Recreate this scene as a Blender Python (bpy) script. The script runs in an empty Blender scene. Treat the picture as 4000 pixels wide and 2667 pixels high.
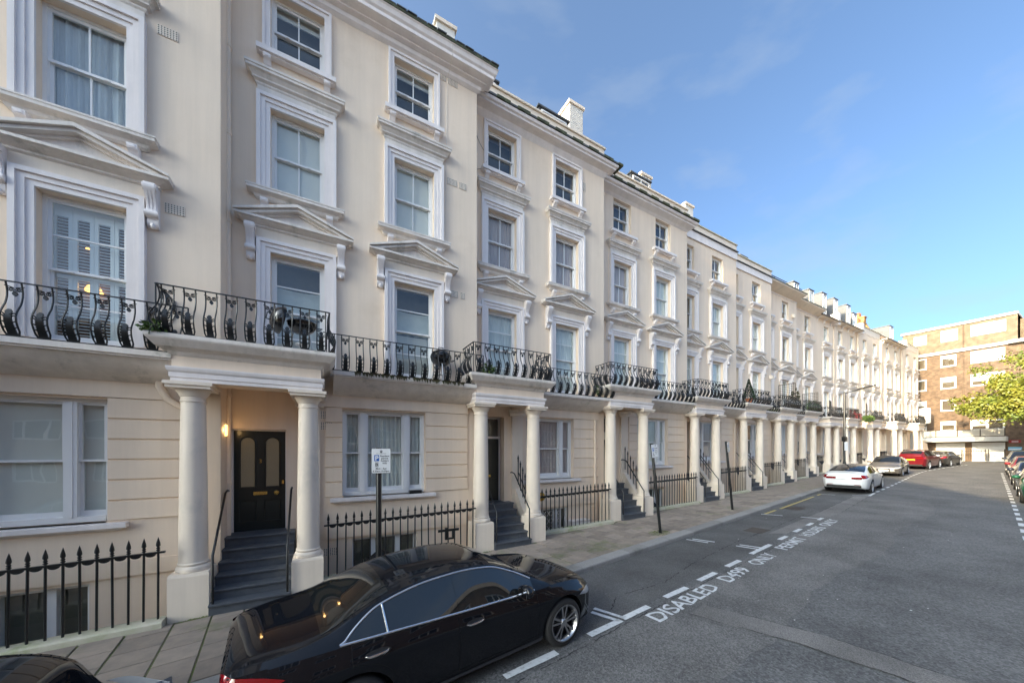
import bpy, bmesh, math, random
from mathutils import Vector, Matrix
R = math.radians
rnd = random.Random(7)
sc = bpy.context.scene
COL = sc.collection

# ---------------------------------------------------------------- camera
cd = bpy.data.cameras.new('camera'); cam = bpy.data.objects.new('camera', cd); COL.objects.link(cam)
cd.sensor_width = 36.0; cd.lens = 12.0; cd.shift_y = 0.1066; cd.clip_start = 0.05; cd.clip_end = 3000
cam.location = (0, 0, 2.74); cam.rotation_euler = (R(90), 0, R(-28.85))
sc.camera = cam

# ---------------------------------------------------------------- sky, sun, exposure
SUN_AZ, SUN_EL = 3.0, 23.5          # travels along +X, turned a little towards the terrace
to_sun = Vector((-math.cos(R(SUN_AZ)) * math.cos(R(SUN_EL)), -math.sin(R(SUN_AZ)) * math.cos(R(SUN_EL)), math.sin(R(SUN_EL))))
w = bpy.data.worlds.new('World'); sc.world = w; w.use_nodes = True
nt = w.node_tree; nt.nodes.clear()
sky = nt.nodes.new('ShaderNodeTexSky'); sky.sky_type = 'NISHITA'; sky.sun_disc = False
sky.sun_elevation = R(SUN_EL); sky.sun_rotation = math.atan2(to_sun.x, to_sun.y)
sky.altitude = 30; sky.air_density = 0.5; sky.dust_density = 6.0; sky.ozone_density = 4.2
bg = nt.nodes.new('ShaderNodeBackground'); bg.inputs[1].default_value = 0.15
# thin high cirrus everywhere in the sky dome
tc = nt.nodes.new('ShaderNodeTexCoord'); mp = nt.nodes.new('ShaderNodeMapping'); mp.inputs['Scale'].default_value = (1.2, 3.2, 7.0)
mp.inputs['Rotation'].default_value = (R(8), R(-10), R(25))
ns = nt.nodes.new('ShaderNodeTexNoise'); ns.inputs['Scale'].default_value = 1.6; ns.inputs['Detail'].default_value = 7; ns.inputs['Roughness'].default_value = 0.52
cr = nt.nodes.new('ShaderNodeValToRGB'); cr.color_ramp.elements[0].position = 0.50; cr.color_ramp.elements[1].position = 0.84
mx = nt.nodes.new('ShaderNodeMixRGB'); mx.blend_type = 'MIX'
ml = nt.nodes.new('ShaderNodeMath'); ml.operation = 'MULTIPLY'; ml.inputs[1].default_value = 0.5
hs = nt.nodes.new('ShaderNodeMixRGB'); hs.blend_type = 'MULTIPLY'; hs.inputs[0].default_value = 1; hs.inputs[2].default_value = (0.97, 1.035, 0.92, 1)
L = nt.links.new
L(tc.outputs['Generated'], mp.inputs[0]); L(mp.outputs[0], ns.inputs['Vector']); L(ns.outputs[0], cr.inputs[0]); L(cr.outputs[0], ml.inputs[0])
L(sky.outputs[0], hs.inputs[1]); L(ml.outputs[0], mx.inputs[0]); L(hs.outputs[0], mx.inputs[1]); mx.inputs[2].default_value = (1.0, 1.15, 1.3, 1)
L(mx.outputs[0], bg.inputs[0])
ow = nt.nodes.new('ShaderNodeOutputWorld'); L(bg.outputs[0], ow.inputs[0])
sl = bpy.data.lights.new('sun', 'SUN'); sl.energy = 2.6; sl.angle = R(0.6); sl.color = (1.0, 0.77, 0.46)
so = bpy.data.objects.new('sun', sl); COL.objects.link(so); so.location = (-20, -10, 40)
so.rotation_euler = to_sun.to_track_quat('Z', 'Y').to_euler()
sc.view_settings.view_transform = 'Standard'; sc.view_settings.look = 'None'; sc.view_settings.gamma = 1
sc.view_settings.use_curve_mapping = False; sc.view_settings.exposure = 2.02
sc.render.engine = 'CYCLES'; sc.cycles.max_bounces = 8; sc.cycles.diffuse_bounces = 4; sc.cycles.transparent_max_bounces = 12
sc.cycles.sample_clamp_indirect = 6; sc.cycles.caustics_reflective = False; sc.cycles.caustics_refractive = False

# ---------------------------------------------------------------- materials
def mat(name, col, rough=0.6, metal=0.0, col2=None, vs=4.0, bump=0.0, bs=60.0, coat=0.0, rand=0.0, spec=0.5, emit=None, es=0.0, bd=0.01, stretch=None, dirt=None, dscale=1.3, streak=0.0):
    m = bpy.data.materials.new(name); m.use_nodes = True
    n = m.node_tree; b = n.nodes['Principled BSDF']; k = n.links.new
    b.inputs['Roughness'].default_value = rough; b.inputs['Metallic'].default_value = metal
    b.inputs['Coat Weight'].default_value = coat; b.inputs['Coat Roughness'].default_value = 0.03
    b.inputs['Specular IOR Level'].default_value = spec
    b.inputs['Base Color'].default_value = (*col, 1)
    tcn = n.nodes.new('ShaderNodeNewGeometry'); vec = tcn.outputs['Position']
    if stretch:
        mpn = n.nodes.new('ShaderNodeMapping'); mpn.inputs['Scale'].default_value = stretch; k(vec, mpn.inputs[0]); vec = mpn.outputs[0]
    cur = None
    if col2:
        t = n.nodes.new('ShaderNodeTexNoise'); t.inputs['Scale'].default_value = vs; t.inputs['Detail'].default_value = 6; t.inputs['Roughness'].default_value = 0.65
        k(vec, t.inputs['Vector'])
        r = n.nodes.new('ShaderNodeValToRGB'); r.color_ramp.elements[0].position = 0.35; r.color_ramp.elements[1].position = 0.68
        r.color_ramp.elements[0].color = (*col, 1); r.color_ramp.elements[1].color = (*col2, 1)
        k(t.outputs[0], r.inputs[0]); cur = r.outputs[0]
    if dirt:
        t2 = n.nodes.new('ShaderNodeTexNoise'); t2.inputs['Scale'].default_value = dscale; t2.inputs['Detail'].default_value = 8; t2.inputs['Roughness'].default_value = 0.7
        k(tcn.outputs['Position'], t2.inputs['Vector'])
        r2 = n.nodes.new('ShaderNodeValToRGB'); r2.color_ramp.elements[0].position = 0.56; r2.color_ramp.elements[1].position = 0.72
        k(t2.outputs[0], r2.inputs[0])
        mm = n.nodes.new('ShaderNodeMixRGB'); mm.inputs[2].default_value = (*dirt, 1)
        k(r2.outputs[0], mm.inputs[0])
        if cur: k(cur, mm.inputs[1])
        else: mm.inputs[1].default_value = (*col, 1)
        cur = mm.outputs[0]
    if streak:
        mpn = n.nodes.new('ShaderNodeMapping'); mpn.inputs['Scale'].default_value = (4.5, 4.5, 0.22); k(tcn.outputs['Position'], mpn.inputs[0])
        t3 = n.nodes.new('ShaderNodeTexNoise'); t3.inputs['Scale'].default_value = 1.0; t3.inputs['Detail'].default_value = 7; t3.inputs['Roughness'].default_value = 0.68; k(mpn.outputs[0], t3.inputs['Vector'])
        r3 = n.nodes.new('ShaderNodeMapRange'); r3.inputs[1].default_value = 0.38; r3.inputs[2].default_value = 0.72; r3.inputs[3].default_value = 1.03; r3.inputs[4].default_value = 1.0 - streak; k(t3.outputs[0], r3.inputs[0])
        m3 = n.nodes.new('ShaderNodeMixRGB'); m3.blend_type = 'MULTIPLY'; m3.inputs[0].default_value = 1
        if cur: k(cur, m3.inputs[1])
        else: m3.inputs[1].default_value = (*col, 1)
        k(r3.outputs[0], m3.inputs[2]); cur = m3.outputs[0]
    if rand:
        oi = n.nodes.new('ShaderNodeObjectInfo'); mr = n.nodes.new('ShaderNodeMapRange')
        mr.inputs['To Min'].default_value = 1 - rand; mr.inputs['To Max'].default_value = 1 + rand
        k(oi.outputs['Random'], mr.inputs[0])
        mm = n.nodes.new('ShaderNodeMixRGB'); mm.blend_type = 'MULTIPLY'; mm.inputs[0].default_value = 1
        if cur: k(cur, mm.inputs[1])
        else: mm.inputs[1].default_value = (*col, 1)
        k(mr.outputs[0], mm.inputs[2]); cur = mm.outputs[0]
    if cur: k(cur, b.inputs['Base Color'])
    if bump:
        t = n.nodes.new('ShaderNodeTexNoise'); t.inputs['Scale'].default_value = bs; t.inputs['Detail'].default_value = 5
        k(tcn.outputs['Position'], t.inputs['Vector'])
        bp = n.nodes.new('ShaderNodeBump'); bp.inputs['Strength'].default_value = bump; bp.inputs['Distance'].default_value = bd
        k(t.outputs[0], bp.inputs['Height']); k(bp.outputs[0], b.inputs['Normal'])
    if emit:
        b.inputs['Emission Color'].default_value = (*emit, 1); b.inputs['Emission Strength'].default_value = es
    return m

def glass_mat(name, tint=(0.9, 0.95, 0.95), refl=0.05):
    m = bpy.data.materials.new(name); m.use_nodes = True; n = m.node_tree; n.nodes.clear(); k = n.links.new
    o = n.nodes.new('ShaderNodeOutputMaterial'); mx = n.nodes.new('ShaderNodeMixShader')
    tr = n.nodes.new('ShaderNodeBsdfTransparent'); tr.inputs[0].default_value = (*tint, 1)
    gl = n.nodes.new('ShaderNodeBsdfGlossy'); gl.inputs['Roughness'].default_value = 0.0; gl.inputs[0].default_value = (1, 1, 1, 1)
    fr = n.nodes.new('ShaderNodeFresnel'); fr.inputs[0].default_value = 1.5
    # old float glass is never flat: slow waves bend the reflections
    tcn = n.nodes.new('ShaderNodeNewGeometry'); t = n.nodes.new('ShaderNodeTexNoise'); t.inputs['Scale'].default_value = 1.7; t.inputs['Detail'].default_value = 1
    k(tcn.outputs['Position'], t.inputs['Vector']); bp = n.nodes.new('ShaderNodeBump'); bp.inputs['Strength'].default_value = 0.25; bp.inputs['Distance'].default_value = 0.02
    k(t.outputs[0], bp.inputs['Height']); k(bp.outputs[0], gl.inputs['Normal'])
    ad = n.nodes.new('ShaderNodeMath'); ad.operation = 'ADD'; ad.use_clamp = True; ad.inputs[1].default_value = refl
    # seen from the room side the pane only reflects a little, so daylight gets in
    bf = n.nodes.new('ShaderNodeMixRGB'); bf.inputs[2].default_value = (0.05, 0.05, 0.05, 1); k(tcn.outputs['Backfacing'], bf.inputs[0]); k(fr.outputs[0], bf.inputs[1])
    k(bf.outputs[0], ad.inputs[0]); k(ad.outputs[0], mx.inputs[0]); k(tr.outputs[0], mx.inputs[1]); k(gl.outputs[0], mx.inputs[2]); k(mx.outputs[0], o.inputs[0])
    return m

M = {}
M['stucco'] = mat('cream_stucco', (0.845, 0.695, 0.55), 0.62, col2=(0.81, 0.66, 0.515), vs=0.9, bump=0.16, bs=22, bd=0.008, dirt=(0.76, 0.61, 0.465), dscale=0.55, rand=0.03, streak=0.07)
M['trim'] = mat('white_paint', (0.85, 0.79, 0.765), 0.45, col2=(0.80, 0.74, 0.715), vs=2.5, bump=0.05, bs=30, rand=0.02, streak=0.10)
M['trimw'] = mat('weathered_white_paint', (0.81, 0.74, 0.68), 0.6, col2=(0.74, 0.67, 0.60), vs=3.0, bump=0.12, bs=30, dirt=(0.42, 0.40, 0.35), dscale=2.2, streak=0.16)
M['stone'] = mat('painted_stone', (0.83, 0.72, 0.60), 0.55, col2=(0.78, 0.675, 0.56), vs=1.5, bump=0.1, bs=26, dirt=(0.66, 0.59, 0.50), dscale=1.0, streak=0.08)
M['coping'] = mat('worn_coping_stone', (0.55, 0.51, 0.42), 0.8, col2=(0.40, 0.40, 0.27), vs=3, bump=0.5, bs=18, dirt=(0.20, 0.26, 0.08), dscale=1.4)
M['sash'] = mat('sash_gloss_white', (0.80, 0.80, 0.80), 0.3, bump=0.02)
M['glass'] = glass_mat('window_glass')
M['net'] = mat('net_curtain', (0.74, 0.75, 0.72), 0.9, col2=(0.56, 0.57, 0.55), vs=9, stretch=(1, 1, 0.12))
M['netp'] = mat('rose_net_curtain', (0.46, 0.37, 0.36), 0.9, col2=(0.62, 0.52, 0.50), vs=9, stretch=(1, 1, 0.12))
M['drape'] = mat('blue_grey_drape', (0.34, 0.38, 0.42), 0.9, col2=(0.52, 0.56, 0.60), vs=7, stretch=(1, 1, 0.1))
M['blind'] = mat('roller_blind', (0.74, 0.72, 0.67), 0.85, col2=(0.68, 0.66, 0.62), vs=1.2)
M['room'] = mat('dark_room', (0.055, 0.06, 0.07), 0.9, col2=(0.11, 0.10, 0.09), vs=1.0)  # dark backing colour stands in for the unlit room behind the panes
M['shutter'] = mat('shutter_white', (0.68, 0.70, 0.70), 0.45)
M['iron'] = mat('black_iron_paint', (0.012, 0.013, 0.014), 0.32, bump=0.25, bs=35, bd=0.004, rand=0.15)
M['ironr'] = mat('worn_iron', (0.03, 0.022, 0.018), 0.5, col2=(0.012, 0.012, 0.012), vs=9, bump=0.2, bs=40)
M['slate'] = mat('slate', (0.055, 0.06, 0.068), 0.6, col2=(0.10, 0.10, 0.10), vs=4, bump=0.3, bs=14, dirt=(0.07, 0.08, 0.03), dscale=3)
M['moss'] = mat('mossy_edge', (0.035, 0.04, 0.03), 0.9, col2=(0.09, 0.10, 0.05), vs=6, bump=0.8, bs=25, bd=0.02)
M['lead'] = mat('lead_sheet', (0.085, 0.09, 0.10), 0.5, col2=(0.12, 0.125, 0.135), vs=3, bump=0.15, bs=12)
M['brickw'] = mat('white_brick', (0.74, 0.72, 0.68), 0.6, col2=(0.62, 0.60, 0.56), vs=7, bump=0.3, bs=40, rand=0.06)
M['bricky'] = mat('yellow_brick', (0.42, 0.25, 0.10), 0.85, col2=(0.33, 0.19, 0.08), vs=6, bump=0.5, bs=30)
M['terracotta'] = mat('terracotta', (0.48, 0.16, 0.07), 0.8, col2=(0.38, 0.13, 0.06), vs=6)
M['rooftile'] = mat('brown_roof_tile', (0.18, 0.13, 0.10), 0.85, col2=(0.11, 0.09, 0.08), vs=9, bump=0.6, bs=16, bd=0.02)
M['step'] = mat('blue_grey_step_paint', (0.066, 0.076, 0.092), 0.5, col2=(0.088, 0.098, 0.115), vs=7, bump=0.2, bs=60, dirt=(0.12, 0.125, 0.13), dscale=2.0)
M['doorblack'] = mat('black_green_door', (0.010, 0.016, 0.016), 0.3, coat=0.3)
M['brass'] = mat('brass', (0.70, 0.50, 0.16), 0.25, metal=1.0)
M['doorglass'] = mat('lit_frosted_door_glass', (0.20, 0.19, 0.15), 0.22, bump=0.8, bs=45, bd=0.01, emit=(1.0, 0.68, 0.28), es=0.006)
M['lampglow'] = mat('lit_lamp_shade', (0.9, 0.7, 0.35), 0.4, emit=(1.0, 0.58, 0.16), es=0.9)
M['warmglow'] = mat('room_lamp_glow', (0.9, 0.6, 0.25), 0.4, emit=(1.0, 0.50, 0.10), es=0.9)
M['pave'] = mat('sandstone_slab', (0.30, 0.245, 0.20), 0.85, col2=(0.215, 0.182, 0.155), vs=3.5, bump=0.5, bs=35, bd=0.006, rand=0.20, dirt=(0.13, 0.155, 0.06), dscale=0.8)
M['joint'] = mat('mossy_joint_sand', (0.085, 0.12, 0.03), 0.95, col2=(0.10, 0.085, 0.055), vs=5, bump=0.7, bs=50)
M['kerb'] = mat('granite_kerb', (0.28, 0.27, 0.26), 0.8, col2=(0.22, 0.215, 0.21), vs=30, bump=0.4, bs=60, rand=0.14, dirt=(0.16, 0.155, 0.14), dscale=2.0)
M['concrete'] = mat('area_concrete', (0.30, 0.28, 0.24), 0.9, col2=(0.22, 0.20, 0.17), vs=2, bump=0.3, bs=20)
M['paint'] = mat('road_paint_white', (0.62, 0.64, 0.66), 0.6, col2=(0.50, 0.52, 0.54), vs=16, bump=0.3, bs=90, dirt=(0.17, 0.175, 0.18), dscale=16)
M['painty'] = mat('road_paint_yellow', (0.52, 0.40, 0.12), 0.7, col2=(0.38, 0.31, 0.12), vs=14, bump=0.3, bs=90)
M['mirrorglass'] = mat('mirror_glass', (0.8, 0.8, 0.8), 0.03, metal=1)
M['plant'] = mat('green_leaf', (0.05, 0.11, 0.022), 0.6, col2=(0.10, 0.15, 0.03), vs=9, rand=0.15)
M['plantd'] = mat('brown_green_leaf', (0.07, 0.075, 0.025), 0.7, col2=(0.10, 0.07, 0.04), vs=9)
M['leafy'] = mat('autumn_leaf', (0.22, 0.20, 0.018), 0.55, col2=(0.075, 0.135, 0.02), vs=0.55, rand=0.1)
M['bark'] = mat('bark', (0.09, 0.07, 0.055), 0.9, col2=(0.14, 0.12, 0.10), vs=6, bump=0.8, bs=12, bd=0.03)
M['white'] = mat('white_render', (0.78, 0.77, 0.74), 0.6, col2=(0.73, 0.72, 0.69), vs=2)
M['signw'] = mat('sign_white', (0.80, 0.81, 0.82), 0.3)
M['signb'] = mat('sign_blue', (0.02, 0.12, 0.45), 0.35)
M['signk'] = mat('sign_black', (0.015, 0.015, 0.018), 0.4)
M['signr'] = mat('sign_red', (0.30, 0.012, 0.018), 0.35)
M['signc'] = mat('sign_light_blue', (0.16, 0.42, 0.62), 0.35)
M['vinyl'] = mat('bin_bag', (0.012, 0.012, 0.013), 0.22, bump=0.9, bs=9, bd=0.05)
M['kettle'] = mat('black_enamel', (0.012, 0.012, 0.013), 0.12, coat=0.6)
M['steel'] = mat('brushed_steel', (0.55, 0.55, 0.56), 0.3, metal=1)
M['wood'] = mat('weathered_timber', (0.07, 0.055, 0.042), 0.8, col2=(0.11, 0.085, 0.06), vs=8, stretch=(6, 6, 0.6))
M['balcglass'] = mat('frosted_balcony_panel', (0.52, 0.49, 0.42), 0.35)
M['alarm'] = mat('yellow_plastic', (0.62, 0.33, 0.02), 0.4)

def brick_mat(name, c1, c2, mortar, axes='yz', bw=0.215, bh=0.065):
    m = bpy.data.materials.new(name); m.use_nodes = True; n = m.node_tree; k = n.links.new; b = n.nodes['Principled BSDF']
    tcn = n.nodes.new('ShaderNodeNewGeometry'); sp = n.nodes.new('ShaderNodeSeparateXYZ'); cb = n.nodes.new('ShaderNodeCombineXYZ')
    k(tcn.outputs['Position'], sp.inputs[0]); k(sp.outputs[axes[0].upper()], cb.inputs[0]); k(sp.outputs[axes[1].upper()], cb.inputs[1])
    br = n.nodes.new('ShaderNodeTexBrick'); br.inputs['Scale'].default_value = 1.0; br.inputs['Brick Width'].default_value = bw; br.inputs['Row Height'].default_value = bh + 0.01
    br.inputs['Mortar Size'].default_value = 0.009; br.inputs['Color1'].default_value = (*c1, 1); br.inputs['Color2'].default_value = (*c2, 1); br.inputs['Mortar'].default_value = (*mortar, 1)
    br.inputs['Bias'].default_value = -0.1
    k(cb.outputs[0], br.inputs['Vector'])
    no = n.nodes.new('ShaderNodeTexNoise'); no.inputs['Scale'].default_value = 2.2; no.inputs['Detail'].default_value = 8; k(cb.outputs[0], no.inputs['Vector'])
    rp = n.nodes.new('ShaderNodeMapRange'); rp.inputs[1].default_value = 0.3; rp.inputs[2].default_value = 0.7; rp.inputs[3].default_value = 0.68; rp.inputs[4].default_value = 1.22; k(no.outputs[0], rp.inputs[0])
    mm = n.nodes.new('ShaderNodeMixRGB'); mm.blend_type = 'MULTIPLY'; mm.inputs[0].default_value = 1; k(br.outputs[0], mm.inputs[1]); k(rp.outputs[0], mm.inputs[2])
    k(mm.outputs[0], b.inputs['Base Color']); b.inputs['Roughness'].default_value = 0.85
    bp = n.nodes.new('ShaderNodeBump'); bp.inputs['Strength'].default_value = 0.5; bp.inputs['Distance'].default_value = 0.01; bp.invert = True; k(br.outputs['Fac'], bp.inputs['Height']); k(bp.outputs[0], b.inputs['Normal'])
    return m
M['brick'] = brick_mat('buff_brick', (0.19, 0.12, 0.074), (0.115, 0.072, 0.047), (0.165, 0.135, 0.10))
M['brickup'] = brick_mat('pale_buff_brick', (0.20, 0.15, 0.095), (0.16, 0.115, 0.072), (0.19, 0.158, 0.12))
M['brickd'] = brick_mat('brown_brick', (0.24, 0.13, 0.085), (0.18, 0.095, 0.065), (0.25, 0.21, 0.17), 'xz')

def asphalt(name, base, hi, sc1=70):
    m = bpy.data.materials.new(name); m.use_nodes = True; n = m.node_tree; k = n.links.new; b = n.nodes['Principled BSDF']
    tcn = n.nodes.new('ShaderNodeNewGeometry')
    v = n.nodes.new('ShaderNodeTexVoronoi'); v.inputs['Scale'].default_value = sc1; k(tcn.outputs['Position'], v.inputs['Vector'])
    n1 = n.nodes.new('ShaderNodeTexNoise'); n1.inputs['Scale'].default_value = 0.7; n1.inputs['Detail'].default_value = 9; n1.inputs['Roughness'].default_value = 0.62; k(tcn.outputs['Position'], n1.inputs['Vector'])
    n2 = n.nodes.new('ShaderNodeTexNoise'); n2.inputs['Scale'].default_value = 18; n2.inputs['Detail'].default_value = 6; n2.inputs['Roughness'].default_value = 0.8; k(tcn.outputs['Position'], n2.inputs['Vector'])
    r1 = n.nodes.new('ShaderNodeValToRGB'); e = r1.color_ramp.elements; e[0].position = 0.3; e[1].position = 0.72; e[0].color = (*[q * 0.66 for q in base], 1); e[1].color = (*[q * 1.48 for q in base], 1); k(n1.outputs[0], r1.inputs[0])
    r2 = n.nodes.new('ShaderNodeValToRGB'); e = r2.color_ramp.elements; e[0].position = 0.54; e[1].position = 0.70; e[0].color = (0, 0, 0, 1); e[1].color = (1, 1, 1, 1); k(n2.outputs[0], r2.inputs[0])
    mm = n.nodes.new('ShaderNodeMixRGB'); mm.inputs[2].default_value = (*hi, 1); k(r2.outputs[0], mm.inputs[0]); k(r1.outputs[0], mm.inputs[1])
    m3 = n.nodes.new('ShaderNodeMixRGB'); m3.blend_type = 'MULTIPLY'; m3.inputs[0].default_value = 0.75
    r3 = n.nodes.new('ShaderNodeMapRange'); r3.inputs[3].default_value = 0.30; r3.inputs[4].default_value = 1.75; k(v.outputs['Color'], r3.inputs[0]); k(mm.outputs[0], m3.inputs[1]); k(r3.outputs[0], m3.inputs[2])
    k(m3.outputs[0], b.inputs['Base Color']); b.inputs['Roughness'].default_value = 0.78
    bp = n.nodes.new('ShaderNodeBump'); bp.inputs['Strength'].default_value = 0.75; bp.inputs['Distance'].default_value = 0.008; k(v.outputs['Distance'], bp.inputs['Height']); k(bp.outputs[0], b.inputs['Normal'])
    return m
M['asphalt'] = asphalt('asphalt', (0.118, 0.115, 0.113), (0.19, 0.184, 0.177), 55)
M['asphaltd'] = asphalt('dark_coarse_asphalt', (0.096, 0.096, 0.097), (0.175, 0.172, 0.17), 42)
M['asphalts'] = asphalt('smooth_trench_asphalt', (0.15, 0.144, 0.14), (0.17, 0.165, 0.16), 110)
M['asphaltb'] = asphalt('bay_asphalt', (0.088, 0.087, 0.087), (0.125, 0.123, 0.12), 90)

# ---------------------------------------------------------------- mesh helpers
class MB:
    def __init__(s): s.v = []; s.f = []
    def add(s, vs, fs):
        o = len(s.v); s.v += [tuple(p) for p in vs]; s.f += [tuple(i + o for i in q) for q in fs]; return s
    def box(s, x0, x1, y0, y1, z0, z1):
        return s.add([(x0, y0, z0), (x1, y0, z0), (x1, y1, z0), (x0, y1, z0), (x0, y0, z1), (x1, y0, z1), (x1, y1, z1), (x0, y1, z1)],
                     [(0, 3, 2, 1), (4, 5, 6, 7), (0, 1, 5, 4), (1, 2, 6, 5), (2, 3, 7, 6), (3, 0, 4, 7)])
    def quad(s, a, b, c, d): return s.add([a, b, c, d], [(0, 1, 2, 3)])
    def prism_x(s, prof, x0, x1):            # prof: list of (y, z), counter-clockwise seen from -x
        n = len(prof)
        vs = [(x0, y, z) for y, z in prof] + [(x1, y, z) for y, z in prof]
        fs = [(i, (i + 1) % n, n + (i + 1) % n, n + i) for i in range(n)] + [tuple(range(n))[::-1], tuple(range(n, 2 * n))]
        return s.add(vs, fs)
    def prism_y(s, prof, y0, y1):            # prof: list of (x, z)
        n = len(prof)
        vs = [(x, y0, z) for x, z in prof] + [(x, y1, z) for x, z in prof]
        fs = [(i, n + i, n + (i + 1) % n, (i + 1) % n) for i in range(n)] + [tuple(range(n)), tuple(range(n, 2 * n))[::-1]]
        return s.add(vs, fs)
    def mould(s, prof, x0, x1, y=0.0, ends=(1, 1), back=True):
        # prof: (projection, z) from bottom to top, swept along x with mitred returns to the wall
        vs = []; fs = []
        n = len(prof)
        for d, z in prof:
            a = x0 - (d if ends[0] else 0); b = x1 + (d if ends[1] else 0)
            vs += [(a, y, z), (a, y - d, z), (b, y - d, z), (b, y, z)]
        for i in range(n - 1):
            for j in range(3): fs.append((i * 4 + j, i * 4 + j + 1, i * 4 + j + 5, i * 4 + j + 4))
        fs.append((3, 2, 1, 0)); t = (n - 1) * 4; fs.append((t, t + 1, t + 2, t + 3))
        return s.add(vs, fs)
    def lathe(s, prof, seg=20, cx=0, cy=0, a0=0.0, a1=2 * math.pi, cap=True):   # prof: (r, z) bottom to top
        vs = []; fs = []; full = abs(a1 - a0 - 2 * math.pi) < 1e-6; cnt = seg if full else seg + 1
        for r, z in prof:
            for i in range(cnt):
                a = a0 + (a1 - a0) * i / seg; vs.append((cx + r * math.cos(a), cy + r * math.sin(a), z))
        for k in range(len(prof) - 1):
            for i in range(seg):
                j = (i + 1) % cnt; fs.append((k * cnt + i, k * cnt + j, (k + 1) * cnt + j, (k + 1) * cnt + i))
        if full and cap: fs += [tuple(range(cnt))[::-1], tuple(range((len(prof) - 1) * cnt, len(prof) * cnt))]
        return s.add(vs, fs)
    def tube(s, pts, r, seg=6, cap=True):
        pts = [Vector(p) for p in pts]; vs = []; fs = []; up = Vector((0, 0, 1)); prev = None
        rr = r if isinstance(r, (list, tuple)) else [r] * len(pts)
        for i, p in enumerate(pts):
            d = (pts[min(i + 1, len(pts) - 1)] - pts[max(i - 1, 0)]).normalized()
            if prev is None:
                a = d.cross(up) if abs(d.z) < 0.95 else d.cross(Vector((1, 0, 0)))
            else: a = prev - d * prev.dot(d)
            a.normalize(); prev = a; b = d.cross(a)
            for j in range(seg):
                t = 2 * math.pi * j / seg; vs.append(p + (a * math.cos(t) + b * math.sin(t)) * rr[i])
        for i in range(len(pts) - 1):
            for j in range(seg): k = (j + 1) % seg; fs.append((i * seg + j, i * seg + k, (i + 1) * seg + k, (i + 1) * seg + j))
        if cap: fs += [tuple(range(seg))[::-1], tuple(range((len(pts) - 1) * seg, len(pts) * seg))]
        return s.add(vs, fs)
    def mesh(s, name='mesh', smooth=None):
        me = bpy.data.meshes.new(name); me.from_pydata(s.v, [], s.f); me.update()
        if len(s.f) > 1:
            bm = bmesh.new(); bm.from_mesh(me)
            if smooth is not None: bmesh.ops.remove_doubles(bm, verts=bm.verts, dist=2e-5)
            bmesh.ops.recalc_face_normals(bm, faces=bm.faces); bm.to_mesh(me); bm.free()
        if smooth is not None:
            me.shade_smooth(); me.set_sharp_from_angle(angle=R(smooth))
        return me

CACHE = {}
def obj(name, geo, material, parent=None, loc=(0, 0, 0), rot=(0, 0, 0), smooth=None, key=None, scale=None):
    if key is not None and key in CACHE: me = CACHE[key]
    else:
        g = geo() if callable(geo) else geo
        me = g.mesh(name, smooth) if isinstance(g, MB) else g
        if material is not None and not me.materials: me.materials.append(material)
        if key is not None: CACHE[key] = me
    o = bpy.data.objects.new(name, me); COL.objects.link(o)
    if parent is not None: o.parent = parent
    o.location = loc; o.rotation_euler = rot
    if scale: o.scale = scale
    return o
def empty(name, loc=(0, 0, 0), rz=0.0, parent=None):
    o = bpy.data.objects.new(name, None); COL.objects.link(o); o.location = loc; o.rotation_euler = (0, 0, rz); o.empty_display_size = 0.2
    if parent is not None: o.parent = parent
    return o
def tag(o, label=None, cat=None, group=None, kind=None):
    if label: o['label'] = label
    if cat: o['category'] = cat
    if group: o['group'] = group
    if kind: o['kind'] = kind
    return o
def copy_tree(o, parent=None):
    c = o.copy(); COL.objects.link(c); c.parent = parent
    for ch in list(o.children): copy_tree(ch, c)
    return c
def gz(x): return 0.027 * x                      # pavement height along the street
RZ = -0.11                                       # road surface below the pavement

def text_mesh(body, size=1.0, align='LEFT', bold=0.0, ext=0.0):
    c = bpy.data.curves.new('t', 'FONT'); c.body = body; c.size = size; c.align_x = align; c.offset = bold; c.extrude = ext; c.space_line = 0.95
    o = bpy.data.objects.new('t', c); COL.objects.link(o)
    dg = bpy.context.evaluated_depsgraph_get(); me = bpy.data.meshes.new_from_object(o.evaluated_get(dg))
    bpy.data.objects.remove(o); bpy.data.curves.remove(c)
    return me

# ---------------------------------------------------------------- the terrace plan (metres; facades run along X, each house steps back)
#        joint x, facade y, width, window datum x, height offset
PLAN = {2: (-7.10, 8.20, 5.41, -7.10, -0.11), 3: (-1.69, 8.80, 5.42, -1.67, 0.0), 4: (3.73, 9.42, 5.34, 3.67, 0.12), 5: (9.07, 10.03, 5.80, 9.49, 0.42),
        6: (14.87, 10.65, 5.29, 14.69, 0.55), 7: (20.16, 11.26, 5.20, 19.86, 0.70), 8: (25.36, 11.88, 5.04, 25.04, 0.84), 9: (30.40, 12.50, 5.10, 30.15, 0.98),
        10: (35.50, 12.62, 3.60, 34.0, 0.84), 11: (39.10, 12.56, 5.20, 39.2, 0.90), 12: (44.30, 12.45, 5.60, 44.6, 0.98), 13: (49.90, 12.33, 6.10, 50.4, 1.05), 14: (56.00, 12.2, 5.70, 56.4, 1.12)}
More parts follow.
